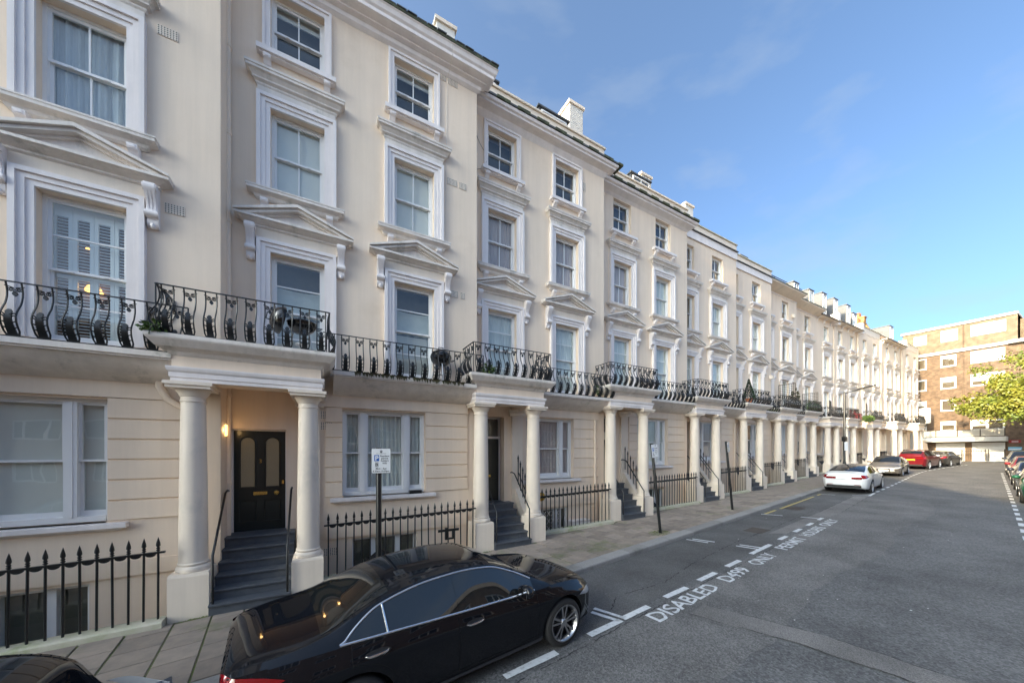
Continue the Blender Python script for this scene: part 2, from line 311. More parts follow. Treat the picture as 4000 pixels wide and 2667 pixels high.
def pchip(keys):
    xs = [k[0] for k in keys]; ys = [k[1] for k in keys]; n = len(xs)
    h = [xs[i + 1] - xs[i] for i in range(n - 1)]; d = [(ys[i + 1] - ys[i]) / h[i] for i in range(n - 1)]
    m = [d[0]] + [0.0] * (n - 2) + [d[-1]]
    for i in range(1, n - 1):
        if d[i - 1] * d[i] > 0: m[i] = 3 * (h[i - 1] + h[i]) / ((2 * h[i] + h[i - 1]) / d[i - 1] + (h[i] + 2 * h[i - 1]) / d[i])
    def f(x):
        if x <= xs[0]: return ys[0] + (x - xs[0]) * m[0]
        if x >= xs[-1]: return ys[-1] + (x - xs[-1]) * m[-1]
        i = 0
        while x > xs[i + 1]: i += 1
        t = (x - xs[i]) / h[i]
        return (1 + 2 * t) * (1 - t) ** 2 * ys[i] + t * (1 - t) ** 2 * h[i] * m[i] + t * t * (3 - 2 * t) * ys[i + 1] + t * t * (t - 1) * h[i] * m[i + 1]
    return f
kerbY = pchip([(-60, -1.61), (0, 5.29), (36, 9.43), (41, 9.86), (46, 10.05), (52, 9.98), (62, 9.7)])
farY = pchip([(-60, -9.9), (0, -2.70), (40, 1.95), (48, 2.7), (62, 3.2)])

def sheet(xs, ya, yb, zoff, n=1):
    m = MB()
    for a, b in zip(xs, xs[1:]):
        for k in range(n):
            t0, t1 = k / n, (k + 1) / n
            f = lambda x, t: (x, ya(x) * (1 - t) + yb(x) * t, gz(x) + zoff)
            m.quad(f(a, t0), f(b, t0), f(b, t1), f(a, t1))
    return m
xs = [-60 + 2 * i for i in range(62)] + [63.2]
ground = obj('ground', MB().quad((-700, -700, -700 * 0.027 - 4.4), (700, -700, 700 * 0.027 - 4.4), (700, 700, 700 * 0.027 - 4.4), (-700, 700, -700 * 0.027 - 4.4)), M['concrete']); tag(ground, kind='structure')
road = obj('road', sheet(xs, farY, kerbY, RZ), M['asphaltd']); tag(road, kind='structure')
rp = lambda x, y, dz=0.004: (x, y, gz(x) + RZ + dz)
def poly_on_road(name, pts, m, dz=0.004):
    return obj(name, MB().add([rp(x, y, dz) for x, y in pts], [tuple(range(len(pts)))]), m, road)
# resurfaced strips: parking bay, smoother wheel lane, trench across the road
bx = [-12 + 2 * i for i in range(26)]
obj('resurfaced_bay_strip', sheet(bx, lambda x: kerbY(x) - 1.72 + 0.10 * math.sin(x * 1.1) + 0.05 * math.sin(x * 3.7), kerbY, RZ + 0.004), M['asphaltb'], road)
obj('resurfaced_lane_strip', sheet([-12 + 0.5 * i for i in range(70)], lambda x: 2.15 + 0.075 * x + 0.12 * math.sin(x * 0.9) + 0.05 * math.sin(x * 4.1), lambda x: kerbY(x) - 1.9 + 0.04 * math.sin(x * 2.3), RZ + 0.005), M['asphalt'], road)
def wob(a, b, n, amp):
    r = random.Random(int(a[0] * 10)); return [(a[0] + (b[0] - a[0]) * i / n + r.uniform(-amp, amp), a[1] + (b[1] - a[1]) * i / n) for i in range(n + 1)]
tr_l = wob((5.30, 3.55), (5.79, 2.24), 6, 0.012) + wob((5.82, 2.1), (6.05, 0.9), 5, 0.012) + [(6.3, -1.0), (6.4, -2.6)]
tr_r = wob((5.82, 3.60), (6.35, 2.15), 6, 0.012) + wob((6.36, 2.0), (6.5, 0.9), 5, 0.012) + [(6.75, -1.0), (6.85, -2.6)]
def band(name, l, r, m, dz):
    mb = MB()
    for i in range(min(len(l), len(r)) - 1): mb.quad(rp(*l[i], dz), rp(*r[i], dz), rp(*r[i + 1], dz), rp(*l[i + 1], dz))
    return obj(name, mb, m, road)
band('trench_reinstatement', tr_l, tr_r, M['asphalts'], 0.009)
M['crack'] = mat('road_crack', (0.03, 0.03, 0.031), 0.95)
def crack(pts, w=0.014, dz=0.012):
    r = random.Random(int(abs(pts[0][0] * 97))); P = []
    for a, b in zip(pts, pts[1:]):
        n = max(2, int(math.hypot(b[0] - a[0], b[1] - a[1]) / 0.06))
        for i in range(n): P.append((a[0] + (b[0] - a[0]) * i / n + r.uniform(-.014, .014), a[1] + (b[1] - a[1]) * i / n + r.uniform(-.014, .014)))
    P.append(pts[-1]); mb = MB()
    for i in range(len(P) - 1):
        if math.sin(i * .37 + P[0][0]) > .82: continue
        (ax, ay), (bx_, by) = P[i], P[i + 1]; dx, dy = bx_ - ax, by - ay; l = math.hypot(dx, dy) or 1; q = w * r.uniform(0.15, 0.65)
        nx, ny = -dy / l * q, dx / l * q
        mb.quad(rp(ax + nx, ay + ny, dz), rp(ax - nx, ay - ny, dz), rp(bx_ - nx, by - ny, dz), rp(bx_ + nx, by + ny, dz))
    obj('road_crack', mb, M['crack'], road)
crack(tr_l, 0.013); crack(tr_r, 0.013)
crack([(4.32, 4.31), (4.8, 4.64), (5.43, 4.61), (6.09, 4.59), (7.5, 4.95), (10, 5.35), (14, 5.75), (17, 6.1)], 0.018)
crack([(-2.5, 3.05), (0, 3.28), (1.5, 3.5), (3.2, 3.72), (4.7, 3.92), (6.0, 4.08), (8.5, 4.35), (12, 4.75)], 0.016)
crack([(16.9, 5.86), (20, 6.25), (22.76, 6.58)], 0.02); crack([(17.5, 5.4), (20.5, 5.8), (23.3, 6.17)], 0.02)
band('trench_reinstatement', [(11.9, 5.35), (16.9, 5.86), (22.8, 6.58)], [(12.3, 5.05), (17.5, 5.4), (23.3, 6.17)], M['asphalts'], 0.009)
obj('manhole_cover', MB().add([rp(*p, 0.010) for p in [(16.6, 6.98), (17.5, 7.05), (17.6, 6.5), (16.7, 6.42)]], [(0, 1, 2, 3)]), M['ironr'], road)
obj('manhole_cover', MB().add([rp(*p, 0.010) for p in [(11.6, 5.95), (12.35, 6.02), (12.4, 5.5), (11.65, 5.45)]], [(0, 1, 2, 3)]), mat('rusty_patch', (0.085, 0.068, 0.055), 0.9, col2=(0.06, 0.055, 0.05), vs=12), road)

# painted markings
def strip(name, p, q, w=0.095, m='paint', dz=0.014):
    dx, dy = q[0] - p[0], q[1] - p[1]; l = math.hypot(dx, dy); nx, ny = -dy / l * w / 2, dx / l * w / 2
    r = random.Random(int((p[0] * 31 + p[1] * 17) * 10)); n = max(1, int(l / 0.25)); mb = MB(); L_ = []
    for i in range(n + 1):
        t = i / n; e = 1 + r.uniform(-.09, .09); L_.append(((p[0] + dx * t + nx * e, p[1] + dy * t + ny * e), (p[0] + dx * t - nx * e, p[1] + dy * t - ny * e)))
    for a, b in zip(L_, L_[1:]): mb.quad(rp(*a[0], dz), rp(*a[1], dz), rp(*b[1], dz), rp(*b[0], dz))
    return obj(name, mb, M[m], road)
for p, q in [((3.46, 3.90), (4.19, 3.97)), ((4.25, 3.99), (4.95, 4.06)), ((1.95, 3.73), (2.80, 3.81)), ((0.45, 3.55), (1.3, 3.64)), ((5.49, 4.14), (6.22, 4.2)), ((6.73, 4.28), (7.43, 4.35)), ((8.0, 4.43), (8.66, 4.5)),
             ((9.39, 4.61), (10.66, 4.75)), ((11.38, 4.85), (11.96, 4.91)), ((12.69, 5.01), (13.27, 5.07)), ((13.95, 5.16), (14.51, 5.22)), ((15.21, 5.31), (15.72, 5.37))]:
    strip('bay_line', p, q, 0.11)
for p, q in [((4.10, 4.50), (4.29, 3.99)), ((3.97, 4.42), (4.15, 3.96)), ((9.79, 5.18), (9.95, 4.68)), ((9.97, 5.18), (10.15, 4.71)), ((9.28, 6.28), (9.47, 5.75)), ((9.47, 6.22), (9.68, 5.69)),
             ((15.32, 5.86), (15.52, 5.33)), ((14.77, 6.9), (15.08, 6.32)), ((22.43, 7.73), (22.62, 7.22)), ((23.07, 6.72), (23.55, 6.17))]:
    strip('bay_end_line', p, q, 0.075)
strip('bay_line', (23.35, 6.19), (24.73, 6.37), 0.1)
for p, q in [((14.9, 6.83), (16.04, 6.96)), ((16.5, 7.0), (21.21, 7.58)), ((21.83, 7.66), (22.43, 7.73))]: strip('yellow_line', p, q, 0.085, 'painty')
bayL = pchip([(20, 5.83), (24.7, 6.37), (29.8, 6.86), (33.7, 7.28), (38.1, 7.75), (43.7, 8.14), (48, 8.05), (54.9, 7.69), (58, 7.5)])
x = 25.3
while x < 55:
    strip('bay_dash', (x, bayL(x)), (x + 0.62, bayL(x + 0.62)), 0.1); x += 1.25
bayR = lambda x: -0.62 + 0.1195 * x
x = 14.0
while x < 44:
    strip('bay_dash', (x, bayR(x)), (x + 0.62, bayR(x + 0.62)), 0.11); x += 1.22
strip('bay_end_line', (44.3, 4.62), (44.9, 3.6), 0.1)
def road_text(name, body, x0, x1, h=0.285):
    me = text_mesh(body, 1.0, bold=0.014); vs = me.vertices
    mnx = min(v.co.x for v in vs); mxx = max(v.co.x for v in vs); mny = min(v.co.y for v in vs); mxy = max(v.co.y for v in vs)
    th = math.atan(0.118); ln = (x1 - x0) / math.cos(th); r = random.Random(len(body))
    for v in vs:
        a = (v.co.x - mnx) / (mxx - mnx) * ln; b = (v.co.y - mny) / (mxy - mny) * h
        a += 0.012 * math.sin(b * 31 + a * 9); b += 0.009 * math.sin(a * 23)
        X = x0 + a * math.cos(th) - b * math.sin(th); Y = 3.59 + 0.118 * (x0 - 4.62) + a * math.sin(th) + b * math.cos(th)
        v.co = rp(X, Y, 0.015)
    me.materials.clear(); me.materials.append(M['paint'])
    return obj(name, me, None, road)
for body, a, b in [('DISABLED', 4.66, 6.74), ('D499', 7.16, 8.22), ('ONLY', 8.68, 9.80), ('PERMIT', 10.45, 12.10), ('HOLDERS', 12.42, 14.08), ('ONLY', 14.36, 15.72)]:
    road_text('painted_lettering', body, a, b)
# litter flecks on the road
M['fleck'] = mat('paper_fleck', (0.6, 0.6, 0.58), 0.8)
lit = MB(); r = random.Random(3)
for i in range(46):
    X = r.uniform(3, 22); Y = r.uniform(0.6 + 0.1 * X, kerbY(X) - 0.1); a = r.uniform(0, 6.3); s = r.uniform(0.008, 0.03)
    lit.add([(X + s * math.cos(a + k * 1.57), Y + 0.6 * s * math.sin(a + k * 1.57), gz(X) + RZ + 0.017) for k in range(4)], [(0, 1, 2, 3)])
tag(obj('litter_flecks', lit, M['fleck'], road), kind='stuff')

# pavement in front of the terrace: a bed, individual slabs, granite kerb stones
TH = math.atan(0.115)
def backY(x):
    for i in sorted(PLAN):
        xj, D, W = PLAN[i][:3]
        if x < xj + W: return D - 0.66
    return 11.0
bed = MB()
brk = sorted(set([-12.0] + [PLAN[i][0] for i in PLAN] + [61.7] + [-12 + 1.5 * i for i in range(50) if -12 + 1.5 * i < 61.7]))
for a, b in zip(brk, brk[1:]):
    yb = backY((a + b) / 2); bed.quad((a, kerbY(a) + 0.2, gz(a) - 0.010), (b, kerbY(b) + 0.2, gz(b) - 0.010), (b, yb, gz(b) - 0.010), (a, yb, gz(a) - 0.010))
pav = obj('pavement', bed, M['joint']); tag(pav, kind='structure')
def slab_unit():
    m = MB(); c = 0.012
    m.add([(0, 0, -0.05), (1, 0, -0.05), (1, 1, -0.05), (0, 1, -0.05), (0, 0, -0.006), (1, 0, -0.006), (1, 1, -0.006), (0, 1, -0.006), (c, c * 1.5, 0), (1 - c, c * 1.5, 0), (1 - c, 1 - c * 1.5, 0), (c, 1 - c * 1.5, 0)],
          [(0, 1, 5, 4), (1, 2, 6, 5), (2, 3, 7, 6), (3, 0, 4, 7), (4, 5, 9, 8), (5, 6, 10, 9), (6, 7, 11, 10), (7, 4, 8, 11), (8, 9, 10, 11)])
    return m
r = random.Random(11); extra = MB(); nslab = 0; s = -5.2; colw = 0.47; cidx = 0
while s < 61.3:
    wcol = colw * r.choice((0.92, 1.0, 1.0, 1.12)); X0 = s; th = TH if s < 36 else 0.0; ct_, st_ = math.cos(th), math.sin(th)
    yk = kerbY(X0) + 0.335; yb = yk + (min(backY(X0 - .1), backY(X0 + wcol - 0.1)) - 0.02 - yk) / ct_ - (.07 if th else 0); y = yk; first = True
    while y < yb - 0.05:
        d = (0.24 if (cidx % 2 and first) else 0.46) * r.uniform(0.96, 1.05); first = False
        if yb - (y + d) < 0.14: d = yb - y
        d = min(d, yb - y); z = gz(X0) + r.uniform(-0.004, 0.003)
        if nslab < 300 and s < 33:
            o = obj('paving_slab', slab_unit, M['pave'], pav, (X0 - (y - yk) * st_, yk + (y - yk) * ct_, z), (r.uniform(-.006, .006), -math.atan(0.027) + r.uniform(-.004, .004), th), key='slab', scale=(wcol - 0.024, d - 0.016, 1)); nslab += 1
        else:
            ct, st = math.cos(th), math.sin(th); w_, d_ = wcol - 0.013, d - 0.013
            bx0, by0 = X0 - (y - yk) * st_, yk + (y - yk) * ct_; q = [(bx0, by0), (bx0 + w_ * ct, by0 + w_ * st), (bx0 + w_ * ct - d_ * st, by0 + w_ * st + d_ * ct), (bx0 - d_ * st, by0 + d_ * ct)]
            extra.add([(px, py, gz(px) - 0.03) for px, py in q] + [(px, py, gz(px) + 0.001) for px, py in q], [(4, 5, 6, 7), (0, 1, 5, 4), (1, 2, 6, 5), (2, 3, 7, 6), (3, 0, 4, 7)])
        y += d
    s += wcol * ct_; cidx += 1
tag(obj('far_paving_slabs', extra, M['pave'], pav), kind='stuff')
M['mossp'] = mat('pavement_moss', (0.10, 0.145, 0.025), 0.95, col2=(0.14, 0.15, 0.05), vs=8)
ms = MB(); r2 = random.Random(44)
def moss_at(cx, cy, rx, ry, n):
    for _ in range(n):
        a = r2.uniform(0, 6.28); q = r2.random() ** .6; X = cx + rx * q * math.cos(a); Y = cy + ry * q * math.sin(a); s_ = r2.uniform(.006, .022); k0 = r2.uniform(0, 6.28)
        ms.add([(X + s_ * r2.uniform(.6, 1.3) * math.cos(k0 + k * 1.257), Y + s_ * r2.uniform(.6, 1.3) * math.sin(k0 + k * 1.257), gz(X) + .0045) for k in range(5)], [(0, 1, 2, 3, 4)])
moss_at(8.95, 6.95, .38, .26, 420); moss_at(14.3, 7.7, .3, .2, 120); moss_at(0.8, 6.0, .2, .2, 60)
for i in range(2, 8):
    xj, D, W = PLAN[i][:3]
    for k in range(9): moss_at(xj + 1.9 + k * .36, D - .86, .26, .07, 60)
    for k in range(4): moss_at(xj + (-.2 if k < 2 else 1.5) + .15 * (k % 2), D - 1.30, .2, .05, 40)
tag(obj('pavement_moss', ms, M['mossp'], pav), kind='stuff')
kerb = obj('kerb', sheet([-12 + 2 * i for i in range(38)], lambda x: kerbY(x) + 0.03, lambda x: kerbY(x) + 0.28, -0.03), M['joint']); tag(kerb, kind='structure')
def kerb_unit():
    m = MB(); m.prism_x([(0.0, -0.2), (0.31, -0.2), (0.31, 0.0), (0.035, 0.0), (0.01, -0.008), (0.0, -0.03)], 0, 1); return m
s = -9.0; r = random.Random(5)
while s < 60.5:
    l = r.choice((0.78, 0.92, 1.05, 1.2)); th = math.atan2(kerbY(s + l) - kerbY(s), l)
    obj('kerb_stone', kerb_unit, M['kerb'], kerb, (s, kerbY(s) + r.uniform(-.006, .006), gz(s) + 0.003 + r.uniform(-.003, .004)), (0, -math.atan(0.027), th), key='kerbst', scale=(l / math.cos(th) - 0.008, 1, 1)); s += l
# opposite pavement
op = obj('opposite_pavement', sheet(xs, lambda x: farY(x) - 3.0, farY, 0.0).add([], []), M['concrete']); tag(op, kind='structure')
obj('kerb_face', sheet(xs, lambda x: farY(x) - 0.001, lambda x: farY(x) + 0.01, RZ).add([], []), M['kerb'], op)
mk = MB()
for a, b in zip(xs, xs[1:]): mk.box(a, b, min(farY(a), farY(b)) - 0.15, min(farY(a), farY(b)) + 0.01, gz(a) - 0.2, gz(b) + 0.004)
tag(obj('opposite_kerb', mk, M['kerb']), kind='structure')
# dropped yard in front of the garages

# ---------------------------------------------------------------- facade elements (local: x along facade, y=0 wall face, -y to the street)
def wall_holes(x0, x1, z0, z1, holes, th=0.24):
    m = MB(); X = sorted(set([x0, x1] + [h[0] for h in holes] + [h[1] for h in holes])); Z = sorted(set([z0, z1] + [h[2] for h in holes] + [h[3] for h in holes]))
    X = [x for x in X if x0 <= x <= x1]; Z = [z for z in Z if z0 <= z <= z1]
    for a, b in zip(X, X[1:]):
        for c, d in zip(Z, Z[1:]):
            cx, cz = (a + b) / 2, (c + d) / 2
            if any(h[0] < cx < h[1] and h[2] < cz < h[3] for h in holes): continue
            m.quad((a, 0, c), (b, 0, c), (b, 0, d), (a, 0, d))
    for a, b, c, d in holes:
        m.quad((a, 0, c), (a, th, c), (a, th, d), (a, 0, d)); m.quad((b, 0, d), (b, th, d), (b, th, c), (b, 0, c))
        m.quad((a, 0, d), (a, th, d), (b, th, d), (b, 0, d)); m.quad((b, 0, c), (b, th, c), (a, th, c), (a, 0, c))
    me = bpy.data.meshes.new('wall'); bm = bmesh.new(); me.from_pydata(m.v, [], m.f); bm.from_mesh(me); bmesh.ops.remove_doubles(bm, verts=bm.verts, dist=1e-4)
    for f in bm.faces: pass
    bm.to_mesh(me); bm.free(); return me

def MBmould(m, prof, x0, x1, yf, top=True):            # three-sided band round a block whose front is at y=yf
    vs = []; fs = []; n = len(prof)
    for d, z in prof: vs += [(x0 - d, 0, z), (x0 - d, yf - d, z), (x1 + d, yf - d, z), (x1 + d, 0, z)]
    for i in range(n - 1):
        for j in range(3): fs.append((i * 4 + j, i * 4 + j + 1, i * 4 + j + 5, i * 4 + j + 4))
    t = (n - 1) * 4
    if top: fs.append((t, t + 1, t + 2, t + 3))
    return m.add(vs, fs)

def sash_frame(w, h, bars):
    m = MB(); a = w / 2; st = 0.045
    m.box(-a, -a + 0.05, 0.13, 0.25, 0, h); m.box(a - 0.05, a, 0.13, 0.25, 0, h); m.box(-a + 0.05, a - 0.05, 0.13, 0.25, h - 0.045, h); m.box(-a + 0.05, a - 0.05, 0.12, 0.25, 0, 0.05)
    i = a - 0.05; mid = h / 2
    for (y0, y1, z0, z1) in ((0.15, 0.185, mid - 0.02, h - 0.045), (0.195, 0.23, 0.05, mid + 0.02)):
        m.box(-i, -i + st, y0, y1, z0, z1); m.box(i - st, i, y0, y1, z0, z1)
        lo = 0.075 if z0 < 0.1 else 0.042; hi = 0.05 if z1 > mid + 0.1 else 0.042
        m.box(-i + st, i - st, y0, y1, z0, z0 + lo); m.box(-i + st, i - st, y0, y1, z1 - hi, z1)
        if bars == 'v': m.box(-0.012, 0.012, y0 + 0.004, y1 - 0.004, z0 + lo, z1 - hi)
        if bars == 'h': zc = (z0 + z1) / 2; m.box(-i + st, i - st, y0 + 0.004, y1 - 0.004, zc - 0.012, zc + 0.012)
    for x in (-0.2, 0.2): m.box(x - 0.035, x + 0.035, 0.14, 0.15, mid - 0.012, mid + 0.012)
    return m
def add_panes(win, w, h, bars, kz):
    i = w / 2 - 0.05 - 0.045; mid = h / 2
    for (y, z0, z1) in ((0.168, mid + 0.02, h - 0.095), (0.213, 0.125, mid - 0.02)):
        cells = [(-i, -0.012, z0, z1), (0.012, i, z0, z1)] if bars == 'v' else ([(-i, i, z0, (z0 + z1) / 2 - 0.012), (-i, i, (z0 + z1) / 2 + 0.012, z1)] if bars == 'h' else [(-i, i, z0, z1)])
        for c in cells: obj('pane', lambda c=c, y=y: MB().quad((c[0], y, c[2]), (c[1], y, c[2]), (c[1], y, c[3]), (c[0], y, c[3])), M['glass'], win, key=('pane', w, h, y, c))
def pleats(w, z0, z1, y=0.268, n=26, amp=0.022, seed=1):
    m = MB(); r = random.Random(seed); a = w / 2; P = []
    ph = r.uniform(0, 6)
    for i in range(n * 4 + 1):
        t = i / (n * 4); x = -a + w * t; P.append((x, y + amp * math.sin(ph + t * n * 2.4 + 1.3 * math.sin(t * 9 + ph)) + amp * 0.4 * math.sin(t * n * 6)))
    for (xa, ya), (xb, yb) in zip(P, P[1:]): m.quad((xa, ya, z0), (xb, yb, z0), (xb, yb * 0.6 + y * 0.4, z1), (xa, ya * 0.6 + y * 0.4, z1))
    return m
def add_curtain(win, w, h, kind, seed=0):
    if kind == 'net': obj('curtain', pleats(w, 0.03, h, seed=seed), M['net'], win)
    elif kind == 'netp': obj('curtain', pleats(w, 0.03, h, seed=seed), M['netp'], win)
    elif kind == 'drape': obj('curtain', pleats(w, 0.03, h, seed=seed, n=14, amp=0.035), M['drape'], win)
    elif kind == 'blind': obj('blind', lambda: MB().box(-w / 2, w / 2, 0.245, 0.255, 0.02, h), M['blind'], win, key=('bl', w, h))
    elif kind == 'half':
        obj('room_backing', lambda: MB().quad((-w / 2, 0.46, 0), (w / 2, 0.46, 0), (w / 2, 0.46, h), (-w / 2, 0.46, h)), M['room'], win, key=('rm', w, h))
        obj('curtain', pleats(w * 0.93, 0.05, h * 0.47, seed=seed, n=5, amp=0.012), mat('off_white_cloth', (0.46, 0.45, 0.42), 0.9), win)
        m = MB(); n = 8
        for i in range(n):
            xa, xb = -w / 2 * .9 + w * .9 * i / n, -w / 2 * .9 + w * .9 * (i + 1) / n; sg = lambda t: 0.035 * (1 - (t * 2 - 1) ** 2) * 1.0
            m.quad((xa, 0.275, h * .49 - .02 * (i % 2)), (xb, 0.275, h * .49 - .02 * ((i + 1) % 2)), (xb, 0.27, h * .745 - sg((i + 1) / n)), (xa, 0.27, h * .745 - sg(i / n)))
        obj('hung_cloth', m, mat('pale_hung_cloth', (0.55, 0.57, 0.54), 0.9, col2=(0.45, 0.47, 0.45), vs=3), win)
    elif kind == 'blindtop':
        obj('room_backing', lambda: MB().quad((-w / 2, 0.46, 0), (w / 2, 0.46, 0), (w / 2, 0.46, h), (-w / 2, 0.46, h)), M['room'], win, key=('rm', w, h))
        obj('blind', lambda: MB().box(-w / 2, w / 2, 0.28, 0.30, h * 0.86, h), M['blind'], win, key=('blt', w, h))
    elif kind == 'shutter':
        pan = (w - 0.04) / 4; sl = lambda: MB().add([(-pan / 2 + .05, 0.285, -0.008), (pan / 2 - .05, 0.285, -0.008), (pan / 2 - .05, 0.325, 0.016), (-pan / 2 + .05, 0.325, 0.016), (-pan / 2 + .05, 0.288, -0.013), (pan / 2 - .05, 0.288, -0.013), (pan / 2 - .05, 0.328, 0.011), (-pan / 2 + .05, 0.328, 0.011)], [(0, 1, 2, 3), (7, 6, 5, 4), (0, 4, 5, 1), (2, 6, 7, 3), (1, 5, 6, 2), (0, 3, 7, 4)])
        for i in range(4):
            cx = -w / 2 + 0.02 + pan * (i + .5); m = MB()
            m.box(cx - pan / 2 + .002, cx - pan / 2 + .05, 0.28, 0.32, 0, h); m.box(cx + pan / 2 - .05, cx + pan / 2 - .002, 0.28, 0.32, 0, h)
            for z in (0.0, h * 0.47, h * 0.90): m.box(cx - pan / 2 + .05, cx + pan / 2 - .05, 0.281, 0.319, z, z + (0.1 if z < h * .8 else h * 0.1))
            obj('shutter_frame', m, M['shutter'], win)
            z = 0.13
            while z < h * 0.89:
                if not h * 0.46 < z < h * 0.47 + 0.115: obj('louvre', sl, M['shutter'], win, (cx, 0, z), key=('lou', w))
                z += 0.052
        obj('room_backing', lambda: MB().quad((-w / 2, 0.49, 0), (w / 2, 0.49, 0), (w / 2, 0.49, h), (-w / 2, 0.49, h)), mat('brown_room', (0.13, 0.075, 0.045), 0.9), win)
        obj('lit_lamp', MB().lathe([(0.07, 0), (0.11, 0.02), (0.08, 0.1), (0.03, 0.13)], 12, -0.05, 0.40), M['warmglow'], win, (0, 0, h * 0.41))
        obj('lit_lamp', MB().lathe([(0.02, 0), (0.03, 0.015), (0.02, 0.03)], 8, 0.0, 0.40), M['warmglow'], win, (-0.12, 0, h * 0.72))
    else:
        obj('room_backing', lambda: MB().quad((-w / 2, 0.46, 0), (w / 2, 0.46, 0), (w / 2, 0.46, h), (-w / 2, 0.46, h)), M['room'], win, key=('rm', w, h))
        if kind == 'side':
            for s in (-1, 1): obj('curtain', pleats(w * 0.24, 0.03, h, seed=seed + s, n=5, amp=0.03), M['netp'], win, (s * w * 0.37, 0, 0))

def architrave(w, h, bands):
    m = MB(); a = w / 2
    for (o0, o1, d) in bands:
        for s in (-1, 1):
            xa, xb = sorted((s * (a + o0), s * (a + o1))); m.box(xa, xb, -d, 0.0, 0, h + o1)
        m.box(-a - o0, a + o0, -d, 0.0, h + o0, h + o1)
    return m
B3 = [(0.0, 0.09, 0.035), (0.09, 0.14, 0.065)]
B2 = [(0.0, 0.085, 0.045), (0.085, 0.165, 0.07), (0.165, 0.235, 0.105)]
def bracket():
    return MB().prism_x([(0, 0), (0, -0.17), (-0.05, -0.165), (-0.075, -0.13), (-0.10, -0.10), (-0.145, -0.075), (-0.155, -0.03), (-0.15, 0)], -0.065, 0.065).box(-0.035, 0.035, -0.16, 0, -0.06, -0.005)
def console():
    m = MB(); m.prism_x([(0, 0.68), (-0.22, 0.68), (-0.245, 0.64), (-0.24, 0.58), (-0.20, 0.53), (-0.14, 0.44), (-0.11, 0.34), (-0.12, 0.28), (-0.155, 0.24), (-0.155, 0.19), (-0.12, 0.16), (-0.08, 0.13), (-0.085, 0.07), (-0.06, 0.02), (-0.03, 0.0), (0, 0)], -0.072, 0.072)
    for x in (-0.045, 0, 0.045): m.prism_x([(0, 0.6), (-0.235, 0.60), (-0.212, 0.54), (-0.152, 0.44), (-0.122, 0.34), (-0.13, 0.27), (0, 0.27)], x - 0.012, x + 0.012)
    for (y, z, rr) in ((-0.18, 0.615, 0.062), (-0.115, 0.205, 0.052)):
        n = 12; m.add([(sx, y + rr * math.cos(2 * math.pi * i / n), z + rr * math.sin(2 * math.pi * i / n)) for sx in (-0.088, 0.088) for i in range(n)],
                      [(i, (i + 1) % n, n + (i + 1) % n, n + i) for i in range(n)] + [tuple(range(n)), tuple(range(n, 2 * n))])
    m.lathe([(0.0, -0.03), (0.03, -0.01), (0.045, 0.03), (0.03, 0.08), (0.0, 0.1)], 8, 0, -0.055)
    return m
HOOD = [(0.05, 0.0), (0.07, 0.03), (0.07, 0.06), (0.12, 0.09), (0.12, 0.12), (0.17, 0.18), (0.215, 0.20), (0.215, 0.25), (0.23, 0.255), (0.235, 0.30), (0.21, 0.31)]
SILL2 = [(0.03, -0.25), (0.07, -0.22), (0.09, -0.17), (0.17, -0.14), (0.19, -0.13), (0.19, -0.08), (0.20, -0.075), (0.20, -0.045)]
def pediment():
    m = MB(); m.mould([(0.04, -0.09), (0.09, -0.06), (0.09, -0.03), (0.17, 0.0), (0.20, 0.02), (0.25, 0.03), (0.25, 0.075)], -0.83, 0.83)
    m.prism_y([(-0.95, 0.07), (0.95, 0.07), (0, 0.40)], -0.085, 0.0)
    for s in (-1, 1):
        t = [(1.085 * s, 0.075), (1.085 * s, 0.115), (0, 0.50), (0, 0.44)]; m.prism_y(t if s > 0 else t[::-1], -0.275, 0)
        t = [(1.03 * s, 0.078), (0, 0.44), (0, 0.385), (0.87 * s, 0.078)]; m.prism_y(t if s < 0 else t[::-1], -0.225, 0)
        t = [(0.87 * s, 0.078), (0, 0.385), (0, 0.345), (0.755 * s, 0.078)]; m.prism_y(t if s < 0 else t[::-1], -0.14, 0)
    return m

